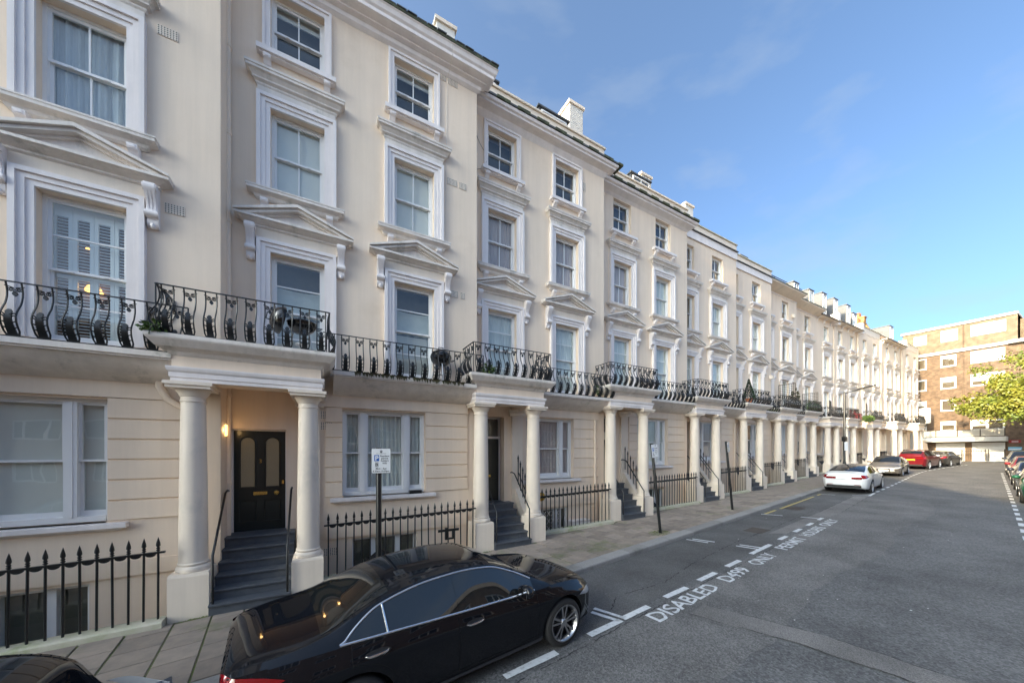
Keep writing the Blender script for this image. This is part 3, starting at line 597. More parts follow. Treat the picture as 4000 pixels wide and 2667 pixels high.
def upper_window(par, cx, floor, style, curtain, seed, bars=None):
    w = 1.0
    if floor == 3: z0, h, bars = 11.15, 1.32, 'v'
    elif floor == 2: z0, h, bars = 8.23, 1.74, 'v'
    else: z0, h, bars = 4.60, 2.33, (bars or 'h')
    win = obj('window', lambda: sash_frame(w, h, bars), M['sash'], par, (cx, 0, z0), key=('sf', w, h, bars))
    add_panes(win, w, h, bars, 0); add_curtain(win, w, h, curtain, seed)
    if floor == 3:
        if style['sur3']: obj('surround', lambda: architrave(w, h, B3), M['trim'], win, key='ar3')
        obj('sill', lambda: MB().box(-0.73, 0.73, -0.17, 0.13, -0.13, -0.03).box(-0.68, 0.68, -0.12, 0, -0.16, -0.13), M['trim'], win, key='sl3')
        for s in (-1, 1): obj('bracket', bracket, M['trim'], win, (s * 0.55, 0, -0.162), key='brk')
    elif floor == 2:
        obj('surround', lambda: architrave(w, h, B2), M['trim'], win, key='ar2')
        if style['hood2']:
            obj('hood', lambda: MB().box(-0.72, 0.72, -0.055, 0, h + 0.236, h + 0.37).mould([(d, z + h + 0.37) for d, z in HOOD], -0.68, 0.68), M['trimw'], win, key='hd2')
        obj('sill', lambda: MB().mould(SILL2, -0.70, 0.70).box(-0.48, 0.48, 0, 0.13, -0.06, 0.0), M['trimw'], win, key='sl2')
        for s in (-1, 1): obj('bracket', bracket, M['trim'], win, (s * 0.60, 0, -0.252), key='brk')
    else:
        obj('surround', lambda: architrave(w, h, B2), M['trim'], win, key='ar1')
        obj('frieze', lambda: MB().box(-0.80, 0.80, -0.05, 0, h + 0.237, h + 0.46), M['stone'], win, key='fr1')
        if style['ped']: obj('pediment', pediment, M['trimw'], win, (0, 0, h + 0.52), key='ped')
        else: obj('hood', lambda: MB().mould([(d, z) for d, z in HOOD], -0.80, 0.80), M['trimw'], win, (0, 0, h + 0.45), key='hd1')
        for s in (-1, 1): obj('console', console, M['trim'], win, (s * 0.83, -0.0, h - 0.24), key='con', smooth=40)
        obj('sill', lambda: MB().box(-0.52, 0.52, -0.05, 0.13, -0.1, 0.0), M['trim'], win, key='sl1')
    return win

def triple_window(par, cx, z0, h, curtain, seed, name='window'):
    hw = 0.955; m = MB()
    m.box(-hw, -hw + .06, .12, .25, 0, h); m.box(hw - .06, hw, .12, .25, 0, h); m.box(-hw + .06, hw - .06, .12, .25, h - .06, h); m.box(-hw + .06, hw - .06, .10, .25, 0, .09)
    for s in (-1, 1): x = s * 0.50; m.box(x - .075, x + .075, .09, .25, .09, h - .06); m.box(x - .03, x + .03, .075, .09, .09, h - .06)
    L_ = [(-hw + .06, -.575), (-.425, .425), (.575, hw - .06)]; mid = h * 0.5; panes = []
    for a, b in L_:
        for (y0, y1, c, d) in ((.15, .185, mid - .02, h - .06), (.195, .23, .09, mid + .02)):
            m.box(a, a + .035, y0, y1, c, d); m.box(b - .035, b, y0, y1, c, d); lo = .09 if c < .2 else .035; m.box(a + .035, b - .035, y0, y1, c, c + lo); m.box(a + .035, b - .035, y0, y1, d - .035, d)
            panes.append((a + .035, b - .035, (y0 + y1) / 2, c + lo, d - .035))
    win = obj(name, m, M['sash'], par, (cx, 0, z0), key=('tri', h))
    for i, (a, b, y, c, d) in enumerate(panes): obj('pane', lambda a=a, b=b, y=y, c=c, d=d: MB().quad((a, y, c), (b, y, c), (b, y, d), (a, y, d)), M['glass'], win, key=('tp', h, i))
    for k, (a, b) in enumerate(L_):
        if curtain in ('net', 'netp'):
            obj('curtain', pleats(b - a + .1, .05, h, seed=seed + k, n=int(22 * (b - a) + 4)), M[curtain], win, ((a + b) / 2, 0, 0))
        elif curtain == 'blind': obj('blind', MB().box(a - .03, b + .03, .252, .262, .05, h), M['blind'], win)
        else: obj('room_backing', MB().quad((a - .05, .46, 0), (b + .05, .46, 0), (b + .05, .46, h), (a - .05, .46, h)), M['room'], win)
    obj('sill', lambda: MB().mould([(0.02, -0.16), (0.06, -0.13), (0.10, -0.12), (0.13, -0.10), (0.13, -0.03), (0.12, -0.02)], -1.08, 1.08).box(-hw + .02, hw - .02, 0, .12, -.03, .0), M['trim'], win, key='gsl')
    return win

def column_mesh(g, top, k=0.96):                       # g = plinth top, top = underside of entablature
    H = top - g; pr = [(0.20, 0), (0.262, 0.005), (0.268, 0.05), (0.25, 0.085), (0.228, 0.10), (0.238, 0.115), (0.238, 0.135), (0.222, 0.15), (0.218, 0.18)]
    for i in range(1, 11):
        t = i / 10; pr.append((0.218 - 0.033 * t ** 1.6, 0.18 + (H - 0.50) * t))
    zt = H - 0.32; pr += [(0.185, zt), (0.20, zt + 0.005), (0.20, zt + 0.025), (0.186, zt + 0.03), (0.186, zt + 0.09), (0.205, zt + 0.10), (0.212, zt + 0.12), (0.24, zt + 0.165), (0.265, zt + 0.20), (0.27, zt + 0.215)]
    pr = [(a * k, b) for a, b in pr]; m = MB().lathe(pr, 28); za = zt + 0.215
    m.box(-0.285, 0.285, -0.285, 0.285, za, za + 0.05); m.box(-0.31, 0.31, -0.31, 0.31, za + 0.05, H); return m

# cast-iron balcony unit: two S-curved bars, scroll head, acanthus leaf foot
def bal_prof(t): return -0.105 * math.sin(min(1, t / 0.62) * math.pi) ** 1.3 if t < 0.62 else 0.028 * math.sin((t - 0.62) / 0.38 * math.pi)
def baluster(hi=True):
    m = MB(); H = 0.76; n = 12 if hi else 6
    for s in (-1, 1):
        pts = [(s * (0.072 - (0.02 * (1 - t / 0.06) if t < 0.06 else 0)), bal_prof(t), t * H) for t in [i / n for i in range(n + 1)]]
        m.tube(pts, 0.0108 if hi else 0.012, 5 if hi else 4)
    def plate(z0, z1, wf, th=0.012, k=6):
        for i in range(k):
            a, b = z0 + (z1 - z0) * i / k, z0 + (z1 - z0) * (i + 1) / k; wa, wb = wf(i / k), wf((i + 1) / k); ya, yb = bal_prof(a / H), bal_prof(b / H)
            m.add([(-wa, ya - th, a), (wa, ya - th, a), (wb, yb - th, b), (-wb, yb - th, b), (-wa, ya + th, a), (wa, ya + th, a), (wb, yb + th, b), (-wb, yb + th, b)], [(0, 1, 2, 3), (7, 6, 5, 4), (0, 3, 7, 4), (1, 5, 6, 2)])
    plate(0.03, 0.27, lambda t: 0.044 - 0.012 * t); plate(0.27, 0.36, lambda t: 0.012 + 0.020 * math.sin(t * math.pi), k=4)
    plate(0.0, 0.03, lambda t: 0.06, k=1)
    if hi:
        for z in (0.10, 0.17, 0.25, 0.285):
            y = bal_prof(z / H)
            for s in (-1, 1): m.tube([(s * 0.025, y, z - 0.012), (s * 0.05, y - .008, z + 0.008), (s * 0.074, y, z + 0.012)], 0.009, 4)
        for s in (-1, 1):
            for rr in (0.030, 0.014): m.tube([(s * 0.036 + rr * math.cos(a), bal_prof(.88), 0.665 + rr * 0.8 * math.sin(a)) for a in [i * math.pi / 4 for i in range(9)]], 0.006, 4, cap=False)
            m.tube([(s * 0.01, bal_prof(.9), 0.69), (s * 0.045, bal_prof(.92), 0.70), (s * 0.092, bal_prof(.93), 0.712)], 0.006, 4)
    else: m.box(-0.066, 0.066, bal_prof(.88) - .008, bal_prof(.88) + .008, 0.63, 0.70)
    plate(0.575, 0.645, lambda t: 0.006 + 0.020 * math.sin(min(1, t * 1.1) * math.pi), k=4)
    return m
def railing_run(par, pts, z, hi, name='baluster', pitch=0.277, rail=True):
    # pts: polyline of (x, y); balusters face outwards (left of travel is the house side)
    if rail:
        m = MB()
        for (x0, y0), (x1, y1) in zip(pts, pts[1:]):
            l = math.hypot(x1 - x0, y1 - y0); dx, dy = (x1 - x0) / l, (y1 - y0) / l; nx, ny = -dy * 0.016, dx * 0.016
            for (zz, hh) in ((0.76, 0.014), (-0.004, 0.012)):
                q = [(x0 + nx, y0 + ny), (x1 + nx, y1 + ny), (x1 - nx, y1 - ny), (x0 - nx, y0 - ny)]
                m.add([(a, b, z + zz) for a, b in q] + [(a, b, z + zz + hh) for a, b in q], [(3, 2, 1, 0), (4, 5, 6, 7), (0, 1, 5, 4), (1, 2, 6, 5), (2, 3, 7, 6), (3, 0, 4, 7)])
            m.tube([(x1, y1 - 0.0, z), (x1, y1, z + 0.77)], 0.011, 5)
        root = obj('balcony_railing', m, M['iron'], par)
    else: root = par
    for (x0, y0), (x1, y1) in zip(pts, pts[1:]):
        l = math.hypot(x1 - x0, y1 - y0); n = max(1, round(l / pitch)); a = math.atan2(y1 - y0, x1 - x0)
        for i in range(n):
            t = (i + 0.5) / n; obj(name, lambda: baluster(hi), M['iron'], root, (x0 + (x1 - x0) * t, y0 + (y1 - y0) * t, z), (0, 0, a), key=('bal', hi), smooth=50)
    return root

def vent(par, x, z, w=0.27, h=0.17):
    m = MB().box(-w / 2, w / 2, -0.012, 0, -h / 2, h / 2); v = obj('air_vent', m, M['stone'], par, (x, 0, z), key=('vent', w, h))
    d = MB(); nx, nz = int(w / 0.034), int(h / 0.034)
    for i in range(nx):
        for j in range(nz): cx, cz = -w / 2 + w * (i + .5) / nx, -h / 2 + h * (j + .5) / nz; d.quad((cx - .009, -.0135, cz - .009), (cx + .009, -.0135, cz - .009), (cx + .009, -.0135, cz + .009), (cx - .009, -.0135, cz + .009))
    tag(obj('vent_holes', d, M['ironr'], v, key=('venth', w, h)), kind='stuff'); return v
def spear_bar(h=1.12, r=0.0155):
    m = MB().tube([(0, 0, 0), (0, 0, h)], r, 6); m.lathe([(r, h), (0.026, h + .008), (0.026, h + .018), (0.013, h + .026), (0.024, h + .04), (0.024, h + .05), (0.014, h + .06), (0.028, h + .09), (0.024, h + .13), (0.010, h + .19), (0.0, h + .225)], 7); return m
def downpipe(par, x, z0, z1, y=-0.075, r=0.058, m='stucco'):
    p = obj('downpipe', MB().tube([(x, y, z0), (x, y, z1)], r, 12), M[m], par, smooth=50)
    z = z0 + 1.1
    while z < z1: obj('pipe_collar', MB().lathe([(r + .002, 0), (r + .014, .005), (r + .014, .045), (r + .005, .055), (r + .01, .06), (r + .01, .075), (r + .002, .08)], 12).box(-r - .05, -r + .01, .0, .07, .01, .04), M[m], p, (x, y, z), key=('col', r, m), smooth=40); z += 1.75
    return p

# ---------------------------------------------------------------- one townhouse
ST = {}
for i in PLAN: ST[i] = dict(sur3=i <= 4, hood2=True, ped=i <= 9, hi=i <= 7)
PORT = {2: -0.28, 3: -0.28, 4: -0.04, 5: -0.05, 6: 0.0, 7: 0.0, 8: 0.0, 9: 0.0, 10: -0.55, 11: -0.85, 12: -0.85, 13: -0.45, 14: -0.25, 15: 0.0}
PW = {i: 1.66 for i in PORT}; PW[3] = 1.70; PW[5] = 1.70
CUR = {2: dict(g='blind', w1=('net', 'shutter'), w2=('net', 'drape'), w3=('room', 'room')),
       3: dict(g='net', w1=('half', 'half'), w2=('blind', 'blind'), w3=('blindtop', 'blindtop')),
       4: dict(g='netp', w1=('net', 'net'), w2=('netp', 'netp'), w3=('room', 'room')),
       5: dict(g='net', w1=('net', 'net'), w2=('netp', 'net'), w3=('room', 'room'))}
LBL = {2: 'cream stucco townhouse at the left edge with white shutters behind a pedimented balcony window',
       3: 'cream stucco townhouse with the black glazed door numbered 3 and a lit wall lamp',
       4: 'cream stucco townhouse with the white lattice gate in its basement area',
       5: 'cream stucco townhouse behind the leaning disabled bay sign post',
       6: 'cream stucco townhouse with plain blocking parapet, fourth porch along from the lit porch lamp',
       7: 'cream stucco townhouse with clipped cone topiary on its porch balcony',
       8: 'cream stucco townhouse with deep mossy overhanging eave and a tall trellis on its balcony',
       9: 'cream stucco townhouse with deep mossy eave, last one of the stepped run',
       10: 'narrow cream townhouse front just beyond the stepped run, tiled roof and lead dormer',
       11: 'cream townhouse behind the street lamp with brown tiled roof and white party upstands',
       12: 'cream townhouse with plain high parapet in the sunlit far run',
       13: 'sunlit cream townhouse below the orange brick gable with chimney pots',
       14: 'end of terrace cream townhouse beside the brick flats, high parapet'}

def next_left(i):                                # left plinth edge of the next portico, in this house's local x
    if i + 1 in PLAN: return PLAN[i + 1][0] + PORT[i + 1] - 0.27 - PLAN[i][0]
    return PLAN[i][2] - 0.1

def house(i):
    xj, D, W, xw, dz = PLAN[i]; st = ST[i]; rot = 0.0
    H = empty('townhouse', (xj, D, dz), rot); tag(H, LBL[i], 'house', 'terrace of cream stucco houses')
    gl = lambda x: gz(xj + x) - dz
    wx = xw - xj; ca, cb = wx + 1.18, wx + 3.69; gc = wx + 3.0
    if i >= 11: ca, cb = wx + 1.2, wx + 3.9
    cents = [c for c in (ca, cb) if c > 0.6]
    wtop = {2: 12.9, 3: 12.9, 4: 12.95, 5: 12.85, 6: 13.55, 7: 13.55, 8: 13.1, 9: 13.1}.get(i, 13.15)
    if i in (12, 14): wtop = 13.65
    holes = []
    for c in cents: holes += [(c - .5, c + .5, 11.15, 12.47), (c - .5, c + .5, 8.23, 9.97), (c - .5, c + .5, 4.60, 6.93)]
    far = i >= 10
    gwin = (not far) or True
    pl = PORT[i]; pr = pl + PW[i]
    if gwin: holes.append((gc - .955, gc + .955, 1.68, 3.70))
    dx0, dx1, dzt = (0.02, 0.98, 3.19) if i == 3 else (pl + 0.34, pl + 1.22, 3.66)
    if dx0 < 0: dx0, dx1 = 0.03, 0.9
    holes.append((dx0, dx1, 1.04, dzt))
    bas = i <= 9
    if bas: holes.append((gc - .75, gc + .75, -1.7, 0.68))
    if i == 2: holes = [h for h in holes if h[0] > 0]
    me = wall_holes(0.0, W, -2.4, wtop, holes); me.materials.append(M['stucco'])
    wall = obj('wall', me, None, H)
    obj('house_body', MB().box(0, W, 0.5, 9.0, -2.4, wtop - 0.02).box(0, .012, .004, .5, -2.4, wtop - .02).box(W - .012, W, .004, .5, -2.4, wtop - .02), M['stucco'], H)
    c = CUR.get(i) or dict(g=rnd.choice(('net', 'netp', 'room')), w1=(rnd.choice(('net', 'blind')), 'net'), w2=(rnd.choice(('net', 'room', 'netp')), rnd.choice(('net', 'room'))), w3=('room', rnd.choice(('room', 'net'))))
    for k, cx in enumerate((ca, cb)):
        if cx <= 0.6: continue
        upper_window(H, cx, 3, st, c['w3'][k], i * 10 + k); upper_window(H, cx, 2, st, c['w2'][k], i * 10 + k + 3); upper_window(H, cx, 1, st, c['w1'][k], i * 10 + k + 5)
    triple_window(H, gc, 1.68, 2.02, c['g'], i * 7)
    # stucco channelled courses either side of the ground-floor window, fascia over them
    fx0, fx1 = pr + 0.30, min(next_left(i) + 0.02, W)
    zs = [1.52, 1.67, 2.01, 2.35, 2.69, 3.03, 3.37, 3.735]
    obj('fascia', MB().box(fx0 - .05, fx1, -0.055, 0, 3.735, 4.02), M['stucco'], H)
    for a, b in zip(zs[1:], zs[2:]):
        if gc - 0.965 - fx0 > .1: obj('stucco_course', MB().prism_x([(0, a + .012), (-.032, a + .03), (-.032, b - .008), (0, b)], fx0, gc - 0.965), M['stucco'], H)
        if fx1 - gc - .965 > .1: obj('stucco_course', MB().prism_x([(0, a + .012), (-.032, a + .03), (-.032, b - .008), (0, b)], gc + 0.965, fx1), M['stucco'], H)
    obj('plinth_band', MB().box(fx0, fx1, -0.04, 0, 0.74, 1.0), M['stucco'], H)
    # balcony slab
    sx0, sx1 = pr + 0.45, next_left(i) + 0.05
    if i == 2: sx0 = 1.9
    if i == 14: sx1 = W - 0.05
    if sx1 - sx0 > 0.3:
        obj('balcony_slab', MB().prism_x([(0, 3.99), (-.10, 4.01), (-.30, 4.10), (-.48, 4.24), (-.56, 4.33), (-.60, 4.335), (-.60, 4.36), (-.63, 4.365), (-.63, 4.45), (0, 4.46)], sx0, sx1), M['trimw'], H, smooth=35)
        railing_run(H, [(sx0 - .2, -.585), (sx1 + .2, -.585)], 4.465, st['hi'])
    # portico
    g0 = gl((pl + pr) / 2); cy = -0.99; pt = g0 + 0.73
    P = obj('portico', MB().box(pl - .22, pr + .22, -1.21, 0, 4.0, 4.36).box(pl - .20, pr + .20, -1.19, -.79, 3.885, 4.0).box(pl - .20, pl + .20, -.79, 0, 3.885, 4.0).box(pr - .20, pr + .20, -.79, 0, 3.885, 4.0), M['stucco'], H)
    m = MB(); MBmould(m, [(0.0, 3.885), (0.012, 3.89), (0.012, 3.95), (0.028, 3.955), (0.028, 4.03), (0.05, 4.06), (0.06, 4.10), (0.06, 4.125), (0.0, 4.13)], pl - .22, pr + .22, -1.21, False); obj('architrave', m, M['trim'], P)
    if not far:
        m = MB(); MBmould(m, [(0.0, 4.30), (0.03, 4.33), (0.05, 4.37), (0.10, 4.40), (0.16, 4.42), (0.20, 4.47), (0.24, 4.52), (0.25, 4.545), (0.25, 4.60), (0.2, 4.615)], pl - .22, pr + .22, -1.21); obj('cornice', m, M['trimw'], P)
    else:
        m = MB(); MBmould(m, [(0.0, 4.34), (0.05, 4.40), (0.12, 4.46), (0.14, 4.48), (0.14, 4.56), (0.1, 4.57)], pl - .22, pr + .22, -1.21); obj('cornice', m, M['trimw'], P)
    for cx in (pl, pr):
        obj('column', column_mesh(pt, 3.885, 0.88 if i == 3 else 0.95), M['stone'], P, (cx, cy, pt), smooth=32)
        gg = gl(cx) - 0.25
        obj('plinth', MB().box(cx - .262, cx + .262, cy - .262, cy + .262, gg, pt - .05).add([(cx + sx * a, cy + sy * a, z) for a, z in ((.262, pt - .05), (.25, pt)) for sx, sy in ((-1, -1), (1, -1), (1, 1), (-1, 1))], [(0, 1, 5, 4), (1, 2, 6, 5), (2, 3, 7, 6), (3, 0, 4, 7), (4, 5, 6, 7)]), M['stone'], P)
        if cx + .2 > 0 or i == 3:
            obj('pilaster', MB().box(cx - .19, cx + .19, -.07, 0, g0, 3.70).mould([(0.07, 3.70), (0.09, 3.72), (0.09, 3.80), (0.13, 3.84), (0.13, 3.885)], cx - .19, cx + .19), M['stone'], P)
    if far: ry = -1.27; rx0, rx1 = pl - .28, pr + .28
    else: ry = -1.36; rx0, rx1 = pl - .36, pr + .36
    railing_run(H, [(rx0, -.55), (rx0, ry), (rx1, ry), (rx1, -.55)], 4.62, st['hi'])
    # steps
    S = obj('steps', MB().box(pl - .15, pr + .15, -1.0, 0.0, -2.4, g0 - 0.02), M['stone'], H)
    sa, sb = pl + .27, pr - .27; n = 6; rise = (1.05 - g0) / n
    for k in range(n):
        yf = -1.34 + 0.205 * k; zt = g0 + rise * (k + 1)
        obj('step', MB().prism_x([(yf + .02, zt - rise - .02), (.3, zt - rise - .02), (.3, zt), (yf - .012, zt), (yf - .016, zt - .02), (yf - .012, zt - .04), (yf + .02, zt - .045)], sa, sb), M['step'], S)
    for s, xx in ((1, pr), (-1, pl)):
        obj('stair_cheek', MB().prism_x([(-.74, g0 - .1), (0, g0 - .1), (0, 1.45), (-.12, 1.42), (-.74, .62)], xx - .10 if s > 0 else xx - .12, xx + .12 if s > 0 else xx + .10), M['stone'], S)
    if i <= 7:
        for xx in (pl + .32, pr - .32):
            if i == 2: continue
            obj('handrail', MB().tube([(xx, -1.30, g0 + rise), (xx, -1.30, g0 + 1.0), (xx, -1.22, g0 + 1.08), (xx, -.45, 1.05 + .88), (xx, -.28, 1.05 + .92), (xx, -.2, 1.05 + .9)], 0.019, 8), M['iron'], S, smooth=50)
    if 4 <= i <= 9:
        for (xx) in (pr + .02,):
            m = MB().tube([(xx, -.72, 1.12), (xx, -.12, 1.92), (xx, .0, 1.95)], .016, 6); R_ = obj('stair_railing', m, M['iron'], S)
            for k in range(5): yy = -.64 + .14 * k; zb = .70 + (yy + .74) * 1.30; obj('railing_bar', spear_bar(0.72), M['iron'], R_, (xx, yy, zb))
    # door
    dr = 0.20 if i == 3 else 0.34
    door = obj('door', MB().box(dx0 + .03, dx1 - .03, dr, dr + .05, 1.05, 3.16 if i == 3 else 3.0), M['doorblack'], H)
    fr = MB().box(dx0, dx0 + .03, dr - .06, .4, 1.04, dzt).box(dx1 - .03, dx1, dr - .06, .4, 1.04, dzt).box(dx0 + .03, dx1 - .03, dr - .06, .4, dzt - .03, dzt).box(dx0, dx1, .4, .42, 1.0, dzt)
    if i != 3: fr.box(dx0 + .03, dx1 - .03, dr - .04, .38, 3.0, 3.07); fr.box((dx0 + dx1) / 2 - .012, (dx0 + dx1) / 2 + .012, dr, .3, 3.07, dzt - .03)
    obj('door_frame', fr, M['trim'], H)
    cx = (dx0 + dx1) / 2
    if i != 3: obj('transom_light', MB().quad((dx0 + .03, dr + .02, 3.07), (dx1 - .03, dr + .02, 3.07), (dx1 - .03, dr + .02, dzt - .03), (dx0 + .03, dr + .02, dzt - .03)), M['glass'], H); obj('transom_backing', MB().quad((dx0 + .03, .39, 3.0), (dx1 - .03, .39, 3.0), (dx1 - .03, .39, dzt), (dx0 + .03, .39, dzt)), M['room'], H)
    def arch(xc, w, z0, z1, y):
        pts = [(xc - w, z0), (xc + w, z0)] + [(xc + w * math.cos(a), z1 - w + w * math.sin(a)) for a in [math.pi * k / 14 for k in range(15)]]
        return MB().add([(x, y, z) for x, z in pts], [tuple(range(len(pts)))])
    if i == 3:
        for s in (-1, 1):
            xc = cx + s * .215
            obj('door_light', arch(xc, .115, 1.98, 3.02, dr - .004), M['doorglass'], door)
            pts = [(xc - .13, dr - .01, 1.96), (xc - .13, dr - .01, 2.9)] + [(xc - .13 * math.cos(a), dr - .01, 2.9 + .13 * math.sin(a)) for a in [math.pi * k / 12 for k in range(1, 12)]] + [(xc + .13, dr - .01, 2.9), (xc + .13, dr - .01, 1.96), (xc - .13, dr - .01, 1.96)]
            obj('door_moulding', MB().tube(pts, .016, 6), M['doorblack'], door)
            for (za, zb) in ((1.25, 1.68),):
                q = [(xc - .14, dr - .008, za), (xc + .14, dr - .008, za), (xc + .14, dr - .008, zb), (xc - .14, dr - .008, zb), (xc - .14, dr - .008, za)]
                obj('door_moulding', MB().tube(q, .014, 5), M['doorblack'], door)
        obj('letter_plate', MB().box(cx - .12, cx + .12, dr - .015, dr, 1.80, 1.87), M['brass'], door)
        obj('door_knob', MB().lathe([(0, 0), (.05, .005), (.05, .015), (.02, .02), (.02, .035), (.045, .05), (.04, .065), (0, .075)], 14), M['brass'], door, (cx + .285, dr, 1.83), (R(90), 0, 0), smooth=40)
        obj('door_lock', MB().box(cx + .38, cx + .42, dr - .012, dr, 2.02, 2.10), M['brass'], door)
        t = text_mesh('3', .12); t.materials.clear(); t.materials.append(M['brass']); obj('door_number', t, None, door, (cx - .03, dr - .006, 2.48), (R(90), 0, 0))
    else:
        for (za, zb) in ((1.25, 1.75), (1.95, 2.85)):
            for s in (-1, 1): obj('door_panel', MB().box(cx + s * .2 - .14, cx + s * .2 + .14, dr - .012, dr, za, zb), M['doorblack'], door)
        obj('letter_plate', MB().box(cx - .12, cx + .12, dr - .027, dr - .012, 1.80, 1.87), M['brass'], door)
    # area in front of the basement
    ax1 = min(next_left(i) + .1, W + .3)
    ar = obj('area_wall', MB().box(pr + .1, ax1, -.80, -.60, -2.4, gl(pr) - .03).box(pr + .1, ax1, -.61, 0, -2.5, -2.3), M['stone'], H)
    if bas:
        b0 = gc - .75
        fr = MB().box(b0, b0 + .06, .1, .22, -1.7, .68).box(b0 + 1.44, b0 + 1.5, .1, .22, -1.7, .68).box(b0 + .06, b0 + 1.44, .1, .22, .62, .68).box(b0 + .4, b0 + .52, .1, .22, -1.7, .62).box(b0 + .98, b0 + 1.1, .1, .22, -1.7, .62)
        for a, b in ((b0 + .06, b0 + .4), (b0 + .52, b0 + .98), (b0 + 1.1, b0 + 1.44)): fr.box(a, b, .13, .18, -.55, -.49)
        bw = obj('basement_window', fr, M['sash'], H)
        for a, b in ((b0 + .06, b0 + .4), (b0 + .52, b0 + .98), (b0 + 1.1, b0 + 1.44)): obj('pane', MB().quad((a, .155, -1.7), (b, .155, -1.7), (b, .155, .62), (a, .155, .62)), M['glass'], bw)
        obj('blind', MB().box(b0, b0 + 1.5, .3, .31, -1.7, .68), mat('khaki_blind', (0.17, 0.155, 0.12), .9), bw)
    if i <= 4: vent(H, 0.30 + pr + .1, 0.45)
    if i == 3:
        downpipe(H, 0.0, 0.95, 12.7); vent(H, 3.30 + 1.69 - .6, 12.62); vent(H, 4.72, 12.60); vent(H, 4.70, 9.93); vent(H, 5.0, 9.93, .2, .17); vent(H, 4.73, 6.95); vent(H, 5.0, 6.95, .12, .17); vent(H, 1.72, 3.55); vent(H, 1.72, 3.30); vent(H, 4.87, 3.92 - .1)
        lamp = obj('wall_lamp', MB().lathe([(.02, 0), (.055, .02), (.055, .22), (.02, .24)], 12), M['lampglow'], H, (-0.02, -.24, 3.02)); obj('lamp_back_plate', MB().box(-.09, -.03, -.12, .12, -.02, .26), M['steel'], lamp)
        pl_l = bpy.data.lights.new('porch_lamp_light', 'POINT'); pl_l.energy = 0.4; pl_l.color = (1, .62, .25); pl_l.shadow_soft_size = .06
        lo = bpy.data.objects.new('porch_lamp_light', pl_l); COL.objects.link(lo); lo.parent = lamp; lo.location = (0.04, -.14, .12)
        obj('cable', MB().tube([(4.55, -.5, 13.0), (4.56, -.48, 12.8), (4.56, -.015, 12.55), (4.55, -.012, 11), (4.50, -.012, 9.2), (4.44, -.012, 8.0), (4.4, -.012, 7.4)], .006, 4), M['trimw'], H)
        obj('window_sill_tray', MB().box(gc + .55, gc + .85, -.10, 0.04, 1.66, 1.745), M['iron'], H)
    if i == 2:
        vent(H, 4.69, 10.2); vent(H, 4.78, 7.12); vent(H, 4.7, 3.86, .2, .17)
        obj('rainwater_elbow', MB().tube([(4.62, -.12, 4.1), (4.62, -.12, 3.95), (4.72, -.10, 3.75), (4.9, -.08, 3.62)], .055, 10), M['stucco'], H, smooth=50)
    if i == 4:
        downpipe(H, 4.84, -.5, 3.72, r=.035); vent(H, 4.35, 12.0, .2, .3); vent(H, 4.35, 9.1, .2, .3); vent(H, 4.35, 5.9, .2, .3); vent(H, 4.6, 2.95, .24, .28)
        obj('loose_cable', MB().tube([(.1, -.4, 13.0), (.17, -.03, 12.7), (.14, -.02, 12.2), (.35, -.02, 11.8), (.6, -.02, 11.5), (.5, -.05, 11.1), (.2, -.03, 10.95), (.02, -.02, 11.05)], .006, 4), M['iron'], H)
    if i == 5: vent(H, 5.2, 5.2, .2, .25); vent(H, .6, 2.9, .2, .28)
    if i == 7: obj('flood_light', MB().box(-.1, .1, -.2, -.02, -.1, .1), M['stone'], H, (5.0, 0, 6.75))
    if i == 8: obj('alarm_box', MB().lathe([(.0, 0), (.10, .0), (.12, .05), (.12, .22), (.1, .26), (0, .26)], 8), M['stone'], H, (4.4, -.05, 11.5))
    # ---- roof line
    E_ = W + (0.0 if i in (8, 9) else 0.0)
    if i in (2, 3):
        m = MB(); MBmould(m, [(0.0, 12.66), (0.03, 12.68), (0.08, 12.72), (0.10, 12.80), (0.20, 12.82), (0.20, 12.86), (0.32, 12.88), (0.36, 12.90), (0.36, 12.98), (0.40, 13.02), (0.43, 13.10), (0.46, 13.13)], 0, W, -.0); obj('cornice', m, M['trim'], H, smooth=None)
        obj('slate_edge', MB().box(-.3, W + .42, -.47, 1.0, 13.135, 13.20), M['moss'], H)
        k = 0; x = 0.0
        while x < W + .3: obj('edge_slate', MB().box(x, x + .23, -.475 - .012 * (k % 3), -.1, 13.202, 13.225 + .006 * (k % 2)), M['slate'], H); x += .245; k += 1
        obj('roof_slope', MB().prism_x([(.9, 13.1), (3.5, 14.6), (6.5, 13.1)], 0, W), M['slate'], H)
    elif i in (4, 5):
        m = MB(); MBmould(m, [(0.0, 12.66), (0.05, 12.72), (0.09, 12.78), (0.10, 12.83), (0.20, 12.87), (0.30, 12.88), (0.31, 12.93), (0.36, 12.955), (0.38, 13.0), (0.38, 13.03), (0.2, 13.035)] if i == 4 else [(0.0, 12.50), (0.05, 12.55), (0.08, 12.58), (0.24, 12.68), (0.26, 12.69), (0.27, 12.74), (0.33, 12.76), (0.36, 12.8), (0.36, 12.85), (0.2, 12.86)], 0, W, 0); obj('cornice', m, M['trim'], H)
        zt = 13.04 if i == 4 else 12.865; x = -.2; k = 0
        while x < W + .34: obj('edge_slate', MB().box(x, x + .22, -.41 - .015 * (k % 3 == 1), .02, zt, zt + .055 + .02 * ((k * 7) % 3)), M['moss'] if k % 3 else M['slate'], H); x += .235; k += 1
        top = 13.80 if i == 4 else 13.60
        obj('parapet', MB().box(.0, W + .02, .0, .3, zt - .2, top - .06).box(-.02, W + .06, -.05, .35, top - .06, top), M['stone'], H)
        obj('roof_slope', MB().prism_x([(.32, zt), (3.2, 15.2), (6.5, zt)], 0, W), M['slate'], H)
    elif i in (6, 7, 12, 14):
